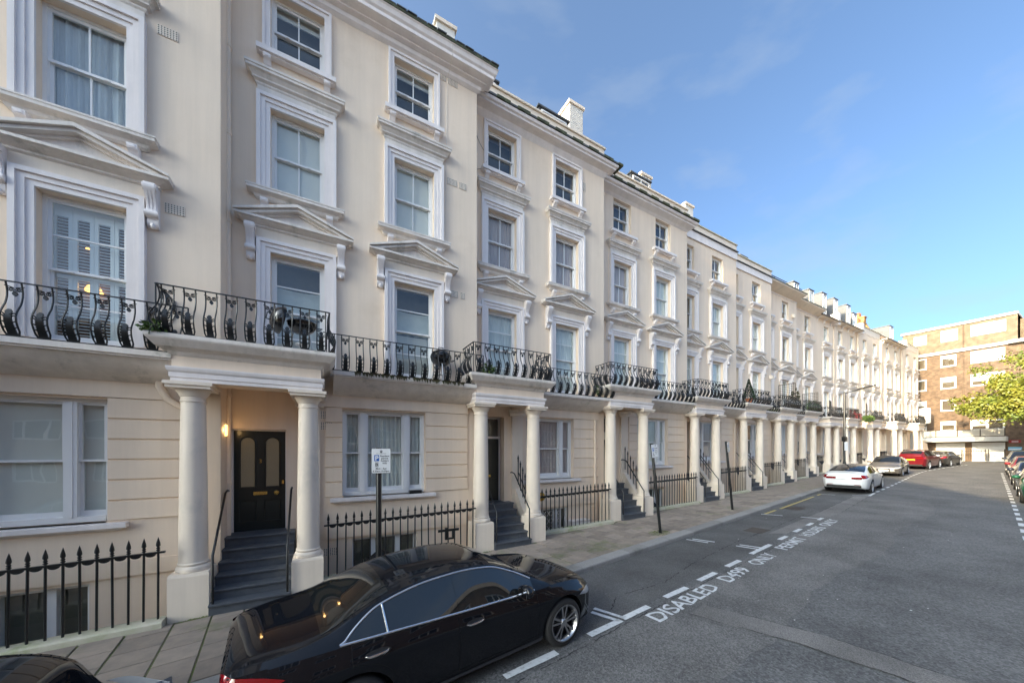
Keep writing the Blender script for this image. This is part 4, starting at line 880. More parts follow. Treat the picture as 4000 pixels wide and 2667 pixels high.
        top = 13.60 if i in (6, 7) else 13.66; sb_ = top - .40
        obj('parapet', MB().box(0, W, -.02, .3, wtop - .6, top), M['stone'], H); obj('parapet_coping', MB().box(-.03, W + .04, -.07, .36, top, top + .05), M['coping'], H)
        if i in (6, 7):
            obj('parapet_band', MB().box(0, W, -.06, -.02, sb_ - .40, sb_ - .01), M['trim'], H); obj('lead_drip', MB().box(-.02, W + .02, -.13, -.02, sb_, sb_ + .03), M['slate'], H)
        obj('roof_slope', MB().prism_x([(.35, top - .5), (2.6, 14.9), (6.5, top - .5)], 0, W), M['slate'], H)
    else:
        pj = 0.62 if i in (8, 9) else 0.42; zt = 13.08 if i in (8, 9) else 13.06
        if i in (8, 9):
            obj('eave', MB().prism_x([(0.02, zt - .26), (-.1, zt - .22), (-pj, zt - .04), (-pj, zt + .03), (.4, zt + .05), (.4, zt - .26)], 0, W), M['stone'], H)
            obj('eave_line', MB().box(0, W, -.04, .0, zt - .38, zt - .33), M['trim'], H); obj('mossy_gutter', MB().box(-.05, W + .05, -pj - .03, -pj + .12, zt + .032, zt + .09), M['moss'], H)
        else:
            obj('eave', MB().box(0, W, -pj, .4, zt - .06, zt), M['stone'], H); obj('gutter', MB().tube([(0, -pj - .04, zt), (W, -pj - .04, zt)], .06, 8), M['iron'], H)
            x = .35
            while x < W: obj('eave_bracket', MB().prism_x([(0, zt - .4), (-.06, zt - .38), (-.12, zt - .2), (-.34, zt - .12), (-.36, zt - .06), (0, zt - .06)], x - .06, x + .06), M['trim'], H); x += 1.28
        slp = obj('roof_slope', MB().prism_x([(-pj + .05, zt + .01), (2.6, 16.0 if not i in (8, 9) else 15.2), (6.5, zt)], 0, W), M['rooftile'] if i >= 10 else M['slate'], H)
        if i in (10, 11, 13):
            sl = (16.0 - zt) / (2.6 + pj - .05)
            for rw in range(10):
                y0 = -pj + .05 + rw * .28; z0 = zt + .01 + sl * rw * .28; obj('tile_course', MB().add([(0, y0 - .02, z0 + .035), (W, y0 - .02, z0 + .035), (W, y0 + .3, z0 + .02 + sl * .3), (0, y0 + .3, z0 + .02 + sl * .3), (0, y0 - .02, z0 + .005), (W, y0 - .02, z0 + .005)], [(0, 1, 2, 3), (4, 5, 1, 0)]), M['rooftile'], slp)
            obj('party_upstand', MB().prism_x([(-pj + .1, zt - .1), (2.7, 16.2), (2.7, zt), (0, zt - .3)], W - .16, W + .14).box(W - .2, W + .18, -pj - .02, -pj + .55, zt - .25, zt + .75), M['trim'], H)
    # dormers and stacks
    def dormer(x0, x1, y, zb, zt, tall=False):
        d = obj('dormer', MB().box(x0, x1, y, y + 2.2, zb, zt).box(x0 - .05, x1 + .05, y - .06, y + 2.2, zt, zt + .06), M['slate'] if i < 8 else M['lead'], H)
        a, b = x0 + .1, x1 - .1; f = .05
        fr = MB().box(a, a + f, y - .05, y, zb + .1, zt - .08).box(b - f, b, y - .05, y, zb + .1, zt - .08).box(a + f, b - f, y - .05, y, zt - .08 - f, zt - .08).box(a + f, b - f, y - .05, y, zb + .1, zb + .1 + f)
        fr.box((a + b) / 2 - .02, (a + b) / 2 + .02, y - .04, y, zb + .1 + f, zt - .08 - f)
        obj('dormer_frame', fr, M['sash'], d); obj('pane', MB().quad((a + f, y - .02, zb + .15), (b - f, y - .02, zb + .15), (b - f, y - .02, zt - .13), (a + f, y - .02, zt - .13)), M['glass'], d)
    def stack(x0, x1, y0, y1, zb, zt, m='brickw', bricks=False, pots=0):
        s = obj('chimney', MB().box(x0, x1, y0, y1, zb, zt), M[m], H); obj('chimney_cap', MB().box(x0 - .06, x1 + .06, y0 - .06, y1 + .06, zt, zt + .11), M['stone'] if m == 'brickw' else M[m], s)
        if bricks:
            z = zb + 1.0; k = 0
            while z < zt - .07:
                xx = x0 + .004; first = k % 2
                while xx < x1 - .02:
                    l = min(.105 if first else .215, x1 - .004 - xx); first = 0; obj('brick', MB().box(0, 1, -.014, 0, 0, .062), M['brickw'], s, (xx, y0, z), key='brk1', scale=(l - .012, 1, 1)); xx += l
                z += .075; k += 1
        for p in range(pots): obj('chimney_pot', MB().lathe([(.13, 0), (.12, .3), (.10, .42), (.13, .44), (.13, .5), (.09, .5)], 10, x0 + .2 + p * .36, (y0 + y1) / 2), M['terracotta'], s, (0, 0, zt + .11), smooth=40)
    if i == 3: stack(4.72, 5.30, 1.5, 2.6, 13.2, 15.95)
    if i == 4: dormer(.55, 1.45, 1.0, 13.4, 15.1); dormer(3.12, 4.46, 1.0, 13.4, 15.15); stack(4.93, 5.62, 1.5, 2.5, 13.2, 16.62, bricks=True); obj('slate_upstand', MB().box(4.9, 5.6, .3, .6, 13.5, 13.9), M['slate'], H)
    if i == 5: dormer(3.2, 4.5, 1.0, 13.2, 15.0); stack(4.6, 5.3, 1.6, 2.6, 13.0, 15.9, bricks=True); obj('lead_flashing', MB().prism_x([(.4, 13.3), (1.2, 14.6), (1.6, 13.3)], 4.9, 5.4), M['lead'], H)
    if i == 6: dormer(1.6, 2.9, .9, 13.3, 14.75); stack(3.0, 3.7, 1.5, 2.5, 13.0, 16.1); obj('lead_flashing', MB().prism_x([(.4, 13.4), (1.2, 15.0), (1.6, 13.4)], 3.2, 3.8), M['lead'], H)
    if i == 7:
        dormer(.9, 1.7, .8, 13.3, 14.75); dormer(3.1, 3.9, .8, 13.3, 14.5); stack(.2, .7, 1.2, 2.0, 13, 15.0)
        obj('chimney_pot', MB().lathe([(.2, 0), (.22, .3), (.18, .45)], 10, .45, 1.6), M['brickw'], H, (0, 0, 15.1), smooth=40); obj('chimney_pot', MB().lathe([(.2, 0), (.21, .16), (.12, .2)], 10, .45, 1.6), M['terracotta'], H, (0, 0, 15.56), smooth=40)
    if i == 8: dormer(.4, 1.3, .4, 13.1, 14.5); obj('roof_rail', MB().tube([(1.4, .7, 14.2), (4.9, .7, 14.2)], .03, 6).tube([(2.0, .7, 13.1), (2.0, .7, 14.2)], .025, 6).tube([(4.0, .7, 13.1), (4.0, .7, 14.2)], .025, 6), M['iron'], H)
    if i == 9: dormer(1.3, 2.2, .1, 13.2, 14.8, True); dormer(3.9, 4.8, .1, 13.2, 14.8, True); obj('roof_rail', MB().tube([(-.5, .9, 15.3), (4.9, .9, 15.3)], .03, 6).tube([(.3, .9, 13.6), (.3, .9, 15.3)], .025, 6).tube([(2.9, .9, 13.6), (2.9, .9, 15.3)], .025, 6), M['iron'], H)
    if i == 10: dormer(1.6, 2.5, .1, 13.5, 15.35)
    if i == 11: dormer(.3, 1.2, .15, 13.5, 15.3); dormer(3.1, 4.0, .15, 13.5, 15.3)
    if i == 12: dormer(.5, 1.5, .6, 13.8, 15.1); stack(4.6, 5.5, 1.0, 1.9, 13.2, 15.0, 'bricky', pots=2)
    if i == 13:
        obj('brick_gable', MB().prism_x([(.2, 13.0), (1.4, 15.6), (6, 15.6), (6, 13.0)], -.25, .25), M['bricky'], H); stack(-.3, .3, 1.2, 2.2, 14, 15.7, 'bricky', pots=2)
        dormer(4.4, 5.6, .5, 13.4, 15.4)
    if i == 6: downpipe(H, 4.95, 1.0, 3.7, r=.03)
    if i in (11, 13): downpipe(H, W - .15, 4.7, 12.9, r=.055)
    return H
HS = {i: house(i) for i in PLAN}

# ---------------------------------------------------------------- iron area railings (one per house)
RL = {2: 'black spear topped area railing left of the lit porch', 3: 'black spear topped area railing behind the resident permit sign', 4: 'black spear railing in front of the white basement lattice gate',
      5: 'black spear railing behind the leaning disabled bay sign post', 6: 'black area railing behind the second leaning sign post', 7: 'area railing by the porch with the cone topiary above',
      8: 'dark area railing under the tall trellis balcony', 9: 'dark area railing between porches behind the white saloon', 10: 'short area railing beyond the white saloon',
      11: 'area railing beside the street lamp foot', 12: 'area railing behind the grey convertible', 13: 'area railing behind the red crossover', 14: 'area railing at the far end of the terrace'}
for i in PLAN:
    xj, D, W, xw, dz = PLAN[i]; x0 = xj + PORT[i] + PW[i] + 0.27; x1 = xj + next_left(i) - 0.005; yl = D - 0.67
    if x1 - x0 < 0.5: continue
    root = empty('area_railing', (x0, yl, gz(x0))); tag(root, RL[i], 'railing', 'iron area railings'); L_ = x1 - x0; sl = 0.027
    obj('coping', MB().add([(0, -.16, -.1), (L_, -.16, -.1 + sl * L_), (L_, .14, -.1 + sl * L_), (0, .14, -.1), (0, -.15, .085), (L_, -.15, .085 + sl * L_), (L_, .13, .085 + sl * L_), (0, .13, .085), (0, -.12, .11), (L_, -.12, .11 + sl * L_), (L_, .1, .11 + sl * L_), (0, .1, .11)],
        [(0, 1, 5, 4), (1, 2, 6, 5), (2, 3, 7, 6), (3, 0, 4, 7), (4, 5, 9, 8), (5, 6, 10, 9), (6, 7, 11, 10), (7, 4, 8, 11), (8, 9, 10, 11)]), M['coping'], root)
    obj('top_rail', MB().add([(0, -.022, 1.16), (L_, -.022, 1.16 + sl * L_), (L_, .022, 1.16 + sl * L_), (0, .022, 1.16), (0, -.022, 1.19), (L_, -.022, 1.19 + sl * L_), (L_, .022, 1.19 + sl * L_), (0, .022, 1.19)], [(3, 2, 1, 0), (4, 5, 6, 7), (0, 1, 5, 4), (1, 2, 6, 5), (2, 3, 7, 6), (3, 0, 4, 7)]), M['iron'], root)
    n = max(2, round(L_ / 0.166))
    for k in range(n):
        x = L_ * (k + .5) / n; obj('railing_bar', lambda: spear_bar(1.11), M['iron'], root, (x, 0, .09 + sl * x), (R(rnd.uniform(-.5, .5)), R(rnd.uniform(-.5, .5)), 0), key='spear', smooth=40)
        if k < n - 1 and i <= 6:
            xm = L_ * (k + 1) / n; obj('swag', lambda: MB().prism_y([(-.062, 0), (.062, 0)] [::-1] + [(.062 * math.cos(a), -.045 * math.sin(a)) for a in [math.pi * q / 8 for q in range(1, 8)]][::-1], -.012, .012), M['iron'], root, (xm, 0, 1.158 + sl * xm), key='swag')
    if i == 3:
        obj('gate_lock', MB().box(2.42, 2.95, -.035, -.015, .76, .82).box(2.60, 2.66, -.03, .02, .60, .85).box(2.60, 2.82, -.03, .02, .56, .60).box(2.78, 2.82, -.03, .02, .6, .76), M['iron'], root)

# h3 / h4 basement things
def lattice():
    m = MB(); W_, H_ = 1.15, 1.75; m.box(0, .04, -.02, .02, 0, H_); m.box(W_ - .04, W_, -.02, .02, 0, H_)
    n = 7
    for k in range(n):
        x = .06 + (W_ - .12) * k / (n - 1); m.box(x - .008, x + .008, -.012, .012, 0, H_)
    for r_ in range(7):
        z = r_ * .25
        for k in range(n - 1):
            xa = .06 + (W_ - .12) * k / (n - 1); xb = .06 + (W_ - .12) * (k + 1) / (n - 1)
            if k % 2: xa, xb = xb, xa
            m.tube([(xa, -.015, z), (xb, -.015, z + .22)], .007, 4); m.tube([(xb, -.018, z), (xa, -.018, z + .22)], .007, 4)
    return m
xj, D, W, xw, dz = PLAN[4]
g = obj('lattice_gate', lattice, M['trim'], None, (xj + 2.15, D - .06, -.95)); tag(g, 'white folding lattice security gate in front of the basement window', 'gate')
c = obj('meter_cupboard', MB().box(0, .85, -.3, 0, 0, .62).mould([(.01, .62), (.03, .64), (.03, .66)], 0, .85, -.3).box(0, .85, -.3, 0, .64, .655), M['trim'], None, (xj + 3.55, D - .02, -.3)); tag(c, 'white meter cupboard low in the area behind railings', 'cupboard'); obj('cupboard_door', MB().box(.05, .41, -.312, -.3, .05, .57).box(.44, .80, -.312, -.3, .05, .57), M['white'], c)
al = obj('alarm_disc', MB().lathe([(0, 0), (.13, 0), (.14, .03), (.10, .06), (0, .07)], 18), M['alarm'], None, (xj + 2.55, D - .01, 1.22), (R(90), 0, 0), smooth=40); tag(al, 'round yellow alarm sounder on the wall behind the railings', 'alarm')
obj('alarm_rim', MB().lathe([(.14, 0), (.15, .01), (.15, .02), (.14, .03)], 18), M['iron'], al)
# black bin bag behind the railings
def bag(seed, s=1.0):
    bm = bmesh.new(); bmesh.ops.create_icosphere(bm, subdivisions=4, radius=.3 * s); r = random.Random(seed); ph = [r.uniform(0, 6) for _ in range(6)]
    for v in bm.verts:
        c = v.co; a = math.atan2(c.y, c.x); k = 1 + .10 * math.sin(a * 5 + ph[0] + c.z * 7) + .07 * math.sin(a * 11 + ph[1] - c.z * 13) + .05 * math.sin(c.z * 22 + ph[2] + a * 3)
        v.co = Vector((c.x * k, c.y * k, c.z * .8 * k))
        if c.z > .12 * s: f = (c.z / s - .12) * 3.4; v.co.x *= max(.12, 1 - f); v.co.y *= max(.12, 1 - f); v.co.z += .12 * f * s
        v.co.z = max(v.co.z, -.2 * s)
    me = bpy.data.meshes.new('bag'); bm.to_mesh(me); bm.free(); me.shade_smooth(); me.materials.append(M['vinyl']); return me
o = obj('bin_bag', bag(1), None, None, (1.15, 8.42, .16), scale=(1.1, .8, .9)); tag(o, 'knotted black bin bag behind the resident permit sign post', 'bin bag'); obj('bag_tie', MB().tube([(0, .05 * math.cos(a), .05 * math.sin(a)) for a in [k * math.pi / 5 for k in range(11)]], .012, 5), M['vinyl'], o, (0, 0, .27), (0, R(90), 0))
o = obj('bin_bag', bag(2), None, None, (12.1, 9.68, .25), scale=(1.25, .9, 1.0)); tag(o, 'black bin bag slumped behind the railing by the leaning disabled sign', 'bin bag'); obj('bag_tie', MB().tube([(0, .05 * math.cos(a), .05 * math.sin(a)) for a in [k * math.pi / 5 for k in range(11)]], .012, 5), M['vinyl'], o, (0, 0, .27), (0, R(90), 0))

# ---------------------------------------------------------------- kettle barbecues on the balconies
def kettle(loc, rz, open_lid, label):
    k = empty('kettle_barbecue', loc, rz); tag(k, label, 'barbecue', 'kettle barbecues')
    obj('bowl', MB().lathe([(.03, .42), (.12, .435), (.20, .49), (.245, .56), (.26, .63), (.27, .635), (.265, .645), (.24, .64)], 26), M['kettle'], k, smooth=40)
    lid = MB().lathe([(.265, 0), (.27, .012), (.255, .06), (.21, .13), (.13, .18), (.04, .20), (.0, .20)], 26)
    lo = obj('lid', lid, M['kettle'], k, (-.34, -.02, .60) if open_lid else (0, 0, .648), (0, R(-80), 0) if open_lid else (0, 0, 0), smooth=40)
    obj('lid_handle', MB().tube([(-.06, 0, .19), (-.06, 0, .25), (.06, 0, .25), (.06, 0, .19)], .012, 6), M['iron'], lo)
    for a in (0.4, 2.5, 4.6): obj('leg', MB().tube([(.16 * math.cos(a), .16 * math.sin(a), .46), (.27 * math.cos(a), .27 * math.sin(a), 0)], .011, 6), M['steel'], k)
    obj('side_handle', MB().tube([(.25, -.07, .58), (.34, -.07, .60), (.34, .07, .60), (.25, .07, .58)], .010, 6), M['iron'], k)
    obj('ash_tray', MB().lathe([(0, .2), (.13, .21), (.13, .225), (0, .22)], 16), M['steel'], k)
kettle((-.38, 7.95, 4.62), .3, True, 'black kettle barbecue with its lid hung open on the porch balcony above the permit sign')
kettle((2.62, 8.52, 4.47), 0, False, 'closed black kettle barbecue at the right end of the balcony over the ground floor window')

# ---------------------------------------------------------------- plants
def leaf_clump(n, rx, ry, rz, size, seed, droop=0.3, needle=False):
    m = MB(); r = random.Random(seed)
    for _ in range(n):
        while True:
            p = Vector((r.uniform(-1, 1), r.uniform(-1, 1), r.uniform(-1, 1)))
            if .15 < p.length < 1: break
        c = Vector((p.x * rx, p.y * ry, p.z * rz)); d = Vector((p.x, p.y, p.z * .6 + r.uniform(-.5, .5) - droop)).normalized(); s = size * r.uniform(.6, 1.3)
        q = d.cross(Vector((r.uniform(-1, 1), r.uniform(-1, 1), r.uniform(-1, 1)))).normalized() * s * (.16 if needle else .36)
        b = c + d * s * .5 + q; e = c + d * s; f = c + d * s * .5 - q
        m.add([c, b, e, f], [(0, 1, 2, 3)])
    return m
def plant(name, loc, geo, m, label, cat='plant'):
    o = empty(name, loc); tag(o, label, cat); obj('foliage', geo, M[m], o); obj('stem', MB().tube([(0, 0, -.14), (.02, 0, -.02), (.05, .02, .08)], .012, 5), M['bark'], o); return o
plant('fern', (-2.34, 7.42, 4.68), leaf_clump(150, .15, .11, .08, .075, 1), 'plant', 'green trailing plant at the left corner of the lit porch balcony')
plant('fern', (3.75, 8.10, 4.86), leaf_clump(200, .14, .13, .12, .11, 2, needle=True), 'plant', 'small bright fern on the porch balcony corner beside the second porch')
plant('fern', (8.72, 9.18, 4.93), leaf_clump(220, .22, .15, .15, .12, 3, needle=True), 'plant', 'fern hanging where the balcony meets the third porch')
plant('fern', (14.65, 9.72, 4.90), leaf_clump(320, .26, .18, .30, .16, 4, .9, True), 'plant', 'long drooping fern under the fourth porch balcony corner')
plant('fern', (19.95, 10.25, 5.15), leaf_clump(260, .24, .18, .28, .15, 5, .9, True), 'plantd', 'browning fern drooping below the porch balcony with the topiary')
plant('creeper', (25.6, 11.0, 5.35), leaf_clump(500, .9, .25, .20, .13, 6, .6), 'plant', 'green creeper along the balcony edge under the tall trellis')
plant('climber', (27.9, 11.0, 6.1), leaf_clump(320, .5, .2, .8, .13, 7, .3), 'plantd', 'climbing shrub on the tall balcony trellis')
plant('climber', (32.3, 11.55, 5.9), leaf_clump(520, .9, .3, .55, .14, 8, .3), 'plant', 'bushy climber beside the second balcony trellis')
plant('creeper', (42.0, 11.2, 5.6), leaf_clump(400, 1.0, .3, .25, .14, 9, .6), 'plant', 'trailing greenery by the red balcony chairs')
plant('weed', (34.2, 10.9, 1.1), leaf_clump(180, .3, .2, .2, .14, 10, .1), 'plant', 'green weeds at the foot of a far porch plinth')
mo = MB(); r = random.Random(8)
for k in range(150):
    x = r.uniform(.6, 3.1); h = r.uniform(.02, .10); y = 8.8 - .635 - r.uniform(0, .02); mo.add([(x - .025, y, 4.45), (x + .025, y, 4.45), (x + .005, y - .02, 4.45 - h), (x + .03, y - .05, 4.47)], [(0, 1, 2), (0, 1, 3)])
tag(obj('slab_moss', mo, M['plantd']), 'straggly moss hanging from the balcony edge between the first two porches', 'moss', kind='stuff')
# cone topiary
tp = empty('cone_topiary', (20.05, 9.95, 5.32)); tag(tp, 'dark green clipped cone topiary in a pot on a porch balcony', 'topiary')
cone = MB(); r = random.Random(21)
for k in range(1500):
    t = r.random() ** .7; z = 1.05 * (1 - t); rr = .27 * t * r.uniform(.75, 1.05); a = r.uniform(0, 6.28); c = Vector((rr * math.cos(a), rr * math.sin(a), z + .22)); s = .045
    d = Vector((math.cos(a), math.sin(a), .5)).normalized(); q = d.cross(Vector((r.uniform(-1, 1), r.uniform(-1, 1), r.uniform(-1, 1)))).normalized() * s * .5; cone.add([c, c + d * s * .5 + q, c + d * s, c + d * s * .5 - q], [(0, 1, 2, 3)])
obj('foliage', cone, mat('dark_yew', (.018, .045, .016), .7), tp); obj('pot', MB().lathe([(.11, 0), (.15, .2), (.165, .2), (.165, .23), (.14, .23)], 14), M['terracotta'], tp, smooth=40)
# trellises
def trellis(loc, w, h, rz, label, dia=False, frame='wood'):
    t = obj('trellis', MB().box(0, .03, -.015, .015, 0, h).box(w - .03, w, -.015, .015, 0, h).box(.03, w - .03, -.015, .015, 0, .03).box(.03, w - .03, -.015, .015, h - .03, h), M[frame], None, loc, (0, 0, rz)); tag(t, label, 'trellis')
    if dia:
        n = 9
        for k in range(-n, n * 2):
            for s in (1, -1):
                pts = []; c = k * w / n * 1.2
                a = [(x, (x - c) * s if s > 0 else (c - x)) for x in (0.0, w)]
                (xa, za), (xb, zb) = a
                if s < 0: za, zb = c - xa, c - xb
                def clip(xa, za, xb, zb):
                    L2 = [(xa, za), (xb, zb)]
                    for lim, up in ((0, False), (h, True)):
                        o2 = []
                        (x1, z1), (x2, z2) = L2
                        i1 = z1 <= lim if up else z1 >= lim; i2 = z2 <= lim if up else z2 >= lim
                        if not i1 and not i2: return None
                        f = lambda: (x1 + (x2 - x1) * (lim - z1) / (z2 - z1), lim)
                        L2 = [(x1, z1) if i1 else f(), (x2, z2) if i2 else f()]
                    return L2
                q = clip(xa, za, xb, zb)
                if q: obj('lath', MB().tube([(q[0][0], -.01 * s, q[0][1]), (q[1][0], -.01 * s, q[1][1])], .009, 4), M[frame], t)
    else:
        k = .12
        while k < w - .05: obj('lath', MB().box(k - .01, k + .01, -.02, -.006, 0, h), M[frame], t); k += .12
        k = .12
        while k < h - .05: obj('lath', MB().box(0, w, .006, .02, k - .01, k + .01), M[frame], t); k += .12
trellis((27.05, 10.62, 5.45), .95, 1.75, R(90), 'tall dark trellis at the end of a porch balcony, nearest of the trellises')
trellis((32.2, 11.25, 5.55), .95, 1.55, R(90), 'second dark trellis along the balconies, half hidden by a climber')
trellis((36.4, 12.0, 5.4), 1.0, 1.5, R(12), 'diagonal lattice trellis left of the street lamp', True)
trellis((43.0, 11.6, 5.55), 1.3, 1.5, R(12), 'diagonal lattice trellis right of the street lamp', True)
ch = empty('balcony_chairs', (39.6, 11.3, 5.45)); 
for k in range(2):
    c = empty('garden_chair', (39.0 + k * .9, 11.25, 5.42)); tag(c, 'red garden chair on a far balcony, ' + ('nearer' if k == 0 else 'farther') + ' of the two', 'chair', 'red balcony chairs')
    obj('seat', MB().box(-.2, .2, -.2, .2, .40, .43), M['signr'], c); obj('backrest', MB().box(-.2, .2, .18, .21, .45, .85), M['signr'], c)
    for sx in (-.17, .17):
        for sy in (-.17, .17): obj('leg', MB().tube([(sx, sy, 0), (sx, sy, .4)], .014, 5), M['signr'], c)
bpy.data.objects.remove(ch)
tank = obj('water_tank', MB().lathe([(.0, 0), (.42, 0), (.45, .05), (.45, 1.6), (.40, 1.72), (0, 1.78)], 18), M['white'], None, (60.7, 11.5, 5.9), smooth=40); tag(tank, 'cream cylinder on the last porch balcony beside the brick flats', 'tank'); obj('tank_lid', MB().lathe([(.1, 1.77), (.1, 1.82), (0, 1.83)], 12), M['white'], tank)

# ---------------------------------------------------------------- parking signs
def sign_text(par, body, x, z, s, m='signk', y=-.008, bold=0.0, align='CENTER'):
    t = text_mesh(body, s, align, bold); t.materials.clear(); t.materials.append(M[m]); return obj('lettering', t, None, par, (x, y, z), (R(90), 0, 0))
def parking_sign(loc, rz, lean, ph, plate_z, label, kind):
    r_ = empty('parking_sign', loc, rz); r_.rotation_euler = (lean[1], lean[0], rz); tag(r_, label, 'parking sign', 'parking signs on the pavement')
    obj('post', MB().lathe([(.044, -.1), (.044, ph), (.040, ph + .01), (0, ph + .012)], 16), M['iron'], r_, smooth=40)
    w, h = .30, .41
    p = obj('plate', MB().box(-w / 2, w / 2, -.004, 0, 0, h), M['signk'], r_, (0.035, -.052, plate_z)); pw = .006
    obj('plate_face', MB().box(-w / 2 + pw, w / 2 - pw, -.0055, -.004, pw, h - pw), M['signw'], p)
    obj('clip', MB().box(-.06, .06, 0, .02, .08, .10).box(-.06, .06, 0, .02, .3, .32), M['steel'], p)
    obj('blue_square', MB().box(-.105, -.03, -.0068, -.0055, .20, .30), M['signb'], p); sign_text(p, 'P', -.0675, .215, .10, 'signw', bold=.003)
    if kind == 'B':
        obj('crown_crest', MB().box(-.018, .018, -.0068, -.0055, .345, .355).box(-.018, -.010, -.0068, -.0055, .355, .372).box(-.004, .004, -.0068, -.0055, .355, .38).box(.010, .018, -.0068, -.0055, .355, .372).box(-.012, .012, -.0068, -.0055, .335, .343), M['signk'], p)
        sign_text(p, 'City of Westminster', 0, .318, .019)
        for k, t in enumerate(('Resident', 'permit', 'holders', 'only')): sign_text(p, t, .055, .270 - k * .038, .040, bold=.0006)
        obj('zone_box', MB().box(-.092, -.043, -.0065, -.0055, .105, .185), M['signk'], p); obj('zone_box_face', MB().box(-.088, -.047, -.0072, -.0065, .109, .181), M['signw'], p); sign_text(p, 'B', -.0675, .120, .072, bold=.002)
        sign_text(p, 'Mon - Sun', 0, .066, .040, bold=.0006); sign_text(p, '8.30am-10.00pm', 0, .024, .038, bold=.0006)
    else:
        obj('crown_crest', MB().box(.03, .06, -.0068, -.0055, .345, .375), M['signk'], p)
        for k, t in enumerate(('Disabled', 'permit', 'holders', 'only')): sign_text(p, t, .055, .27 - k * .055, .042, bold=.0006)
        m = MB().tube([(-.0675 + .028 * math.cos(a), -.0065, .085 + .028 * math.sin(a)) for a in [2.2 + k * .4 for k in range(11)]], .005, 4).tube([(-.075, -.0065, .155), (-.072, -.0065, .10), (-.05, -.0065, .10), (-.035, -.0065, .06)], .006, 4).tube([(-.076, -.0065, .168), (-.075, -.0065, .172)], .011, 6)
        obj('wheelchair_symbol', m, M['signk'], p)
parking_sign((0.79, 5.98, gz(.8)), R(-6), (0, 0), 2.76, 2.35, 'resident permit holders parking sign on an upright black post beside the black saloon', 'B')
parking_sign((8.98, 6.93, gz(9)), R(2), (R(-6.0), R(-2.0)), 2.72, 2.30, 'leaning black post with a disabled bay parking sign on the pavement', 'D')
parking_sign((14.3, 7.70, gz(14.3)), R(14), (R(-8.0), R(-2.5)), 2.74, 2.32, 'farther leaning black sign post with a plate seen almost edge on', 'B')

# ---------------------------------------------------------------- street lamp
lp = empty('street_lamp', (30.0, 9.12, gz(30))); tag(lp, 'tall dark street lamp with a flat arm reaching over the road', 'street lamp')
obj('column', MB().lathe([(.09, 0), (.09, 1.1), (.065, 1.25), (.055, 5.75), (.04, 5.8)], 14), M['iron'], lp, smooth=40)
obj('arm', MB().tube([(0, 0, 5.68), (0, -.35, 5.78), (0, -.75, 5.85)], .03, 8), M['iron'], lp, smooth=40)
obj('lamp_head', MB().add([(-.11, -.65, 5.80), (.11, -.65, 5.80), (.13, -1.45, 5.98), (-.13, -1.45, 5.98), (-.09, -.65, 5.90), (.09, -.65, 5.90), (.11, -1.45, 6.03), (-.11, -1.45, 6.03)], [(3, 2, 1, 0), (4, 5, 6, 7), (0, 1, 5, 4), (1, 2, 6, 5), (2, 3, 7, 6), (3, 0, 4, 7)]), M['iron'], lp)
obj('control_box', MB().box(-.13, .13, -.10, .10, 2.55, 2.85), M['iron'], lp)
obj('notice_plate', MB().box(-.12, .12, -.11, -.09, 1.95, 2.5), M['signw'], lp, rot=(0, 0, R(-20)))

# ---------------------------------------------------------------- brick flats across the end of the street (faces -X)
BX = 62.5
fl = empty('brick_flats', (BX, 0, 0)); tag(fl, 'sunlit buff brick block of flats with white windows and garages across the street end', 'building')
def flats_wall():
    m = MB(); holes = []
    cols = [(11.70, 12.80), (9.55, 10.68), (6.40, 8.58), (3.0, 5.2), (-.3, 1.9)]; rows = [(12.32, 13.62), (9.80, 11.13), (7.27, 8.58), (5.02, 6.11)]
    for ci, (a, b) in enumerate(cols):
        for ri, (c, d) in enumerate(rows):
            holes.append((a, b, c, d))
    return holes
FH = flats_wall(); M['warmroom'] = mat('warm_room', (.10, .065, .04), .9, col2=(.16, .12, .08), vs=1.5)
def wall_x(y0, y1, z0, z1, holes, th=.12):
    m = MB(); Y = sorted(set([y0, y1] + [v for h in holes for v in h[:2]])); Z = sorted(set([z0, z1] + [v for h in holes for v in h[2:]]))
    for a, b in zip(Y, Y[1:]):
        for c, d in zip(Z, Z[1:]):
            if any(h[0] < (a + b) / 2 < h[1] and h[2] < (c + d) / 2 < h[3] for h in holes): continue
            m.quad((0, a, c), (0, b, c), (0, b, d), (0, a, d))
    for a, b, c, d in holes: m.quad((0, a, c), (th, a, c), (th, a, d), (0, a, d)); m.quad((0, b, c), (th, b, c), (th, b, d), (0, b, d)); m.quad((0, a, d), (th, a, d), (th, b, d), (0, b, d)); m.quad((0, a, c), (th, a, c), (th, b, c), (0, b, c))
    return m
obj('wall', wall_x(-14, 13.6, 4.2, 13.85, FH), M['brick'], fl)
UPH = [(11.7, 12.7, 15.3, 16.4), (9.44, 10.64, 15.22, 16.5), (6.34, 8.56, 15.3, 16.5)]
obj('upper_wall', wall_x(5.65, 13.6, 14.15, 16.85, UPH), M['brickup'], fl)
obj('side_return', MB().box(0.13, 9, -14, 13.6, 1.0, 13.84).box(0.13, 9, 5.65, 13.6, 14.16, 16.84).quad((0, 5.65, 14.15), (0, 5.65, 16.85), (3, 5.65, 16.85), (3, 5.65, 14.15)), M['brickup'], fl)
obj('set_back_storey', MB().box(1.6, 9, -14, 5.65, 14.16, 16.6), M['brickup'], fl)
obj('string_band', MB().box(-.18, .5, 6.2, 13.7, 13.85, 14.15).box(-.5, .5, -14, 6.2, 13.85, 14.15), M['white'], fl)
obj('roof_fascia', MB().box(-.15, 9, 5.6, 13.75, 16.85, 17.08), M['white'], fl)
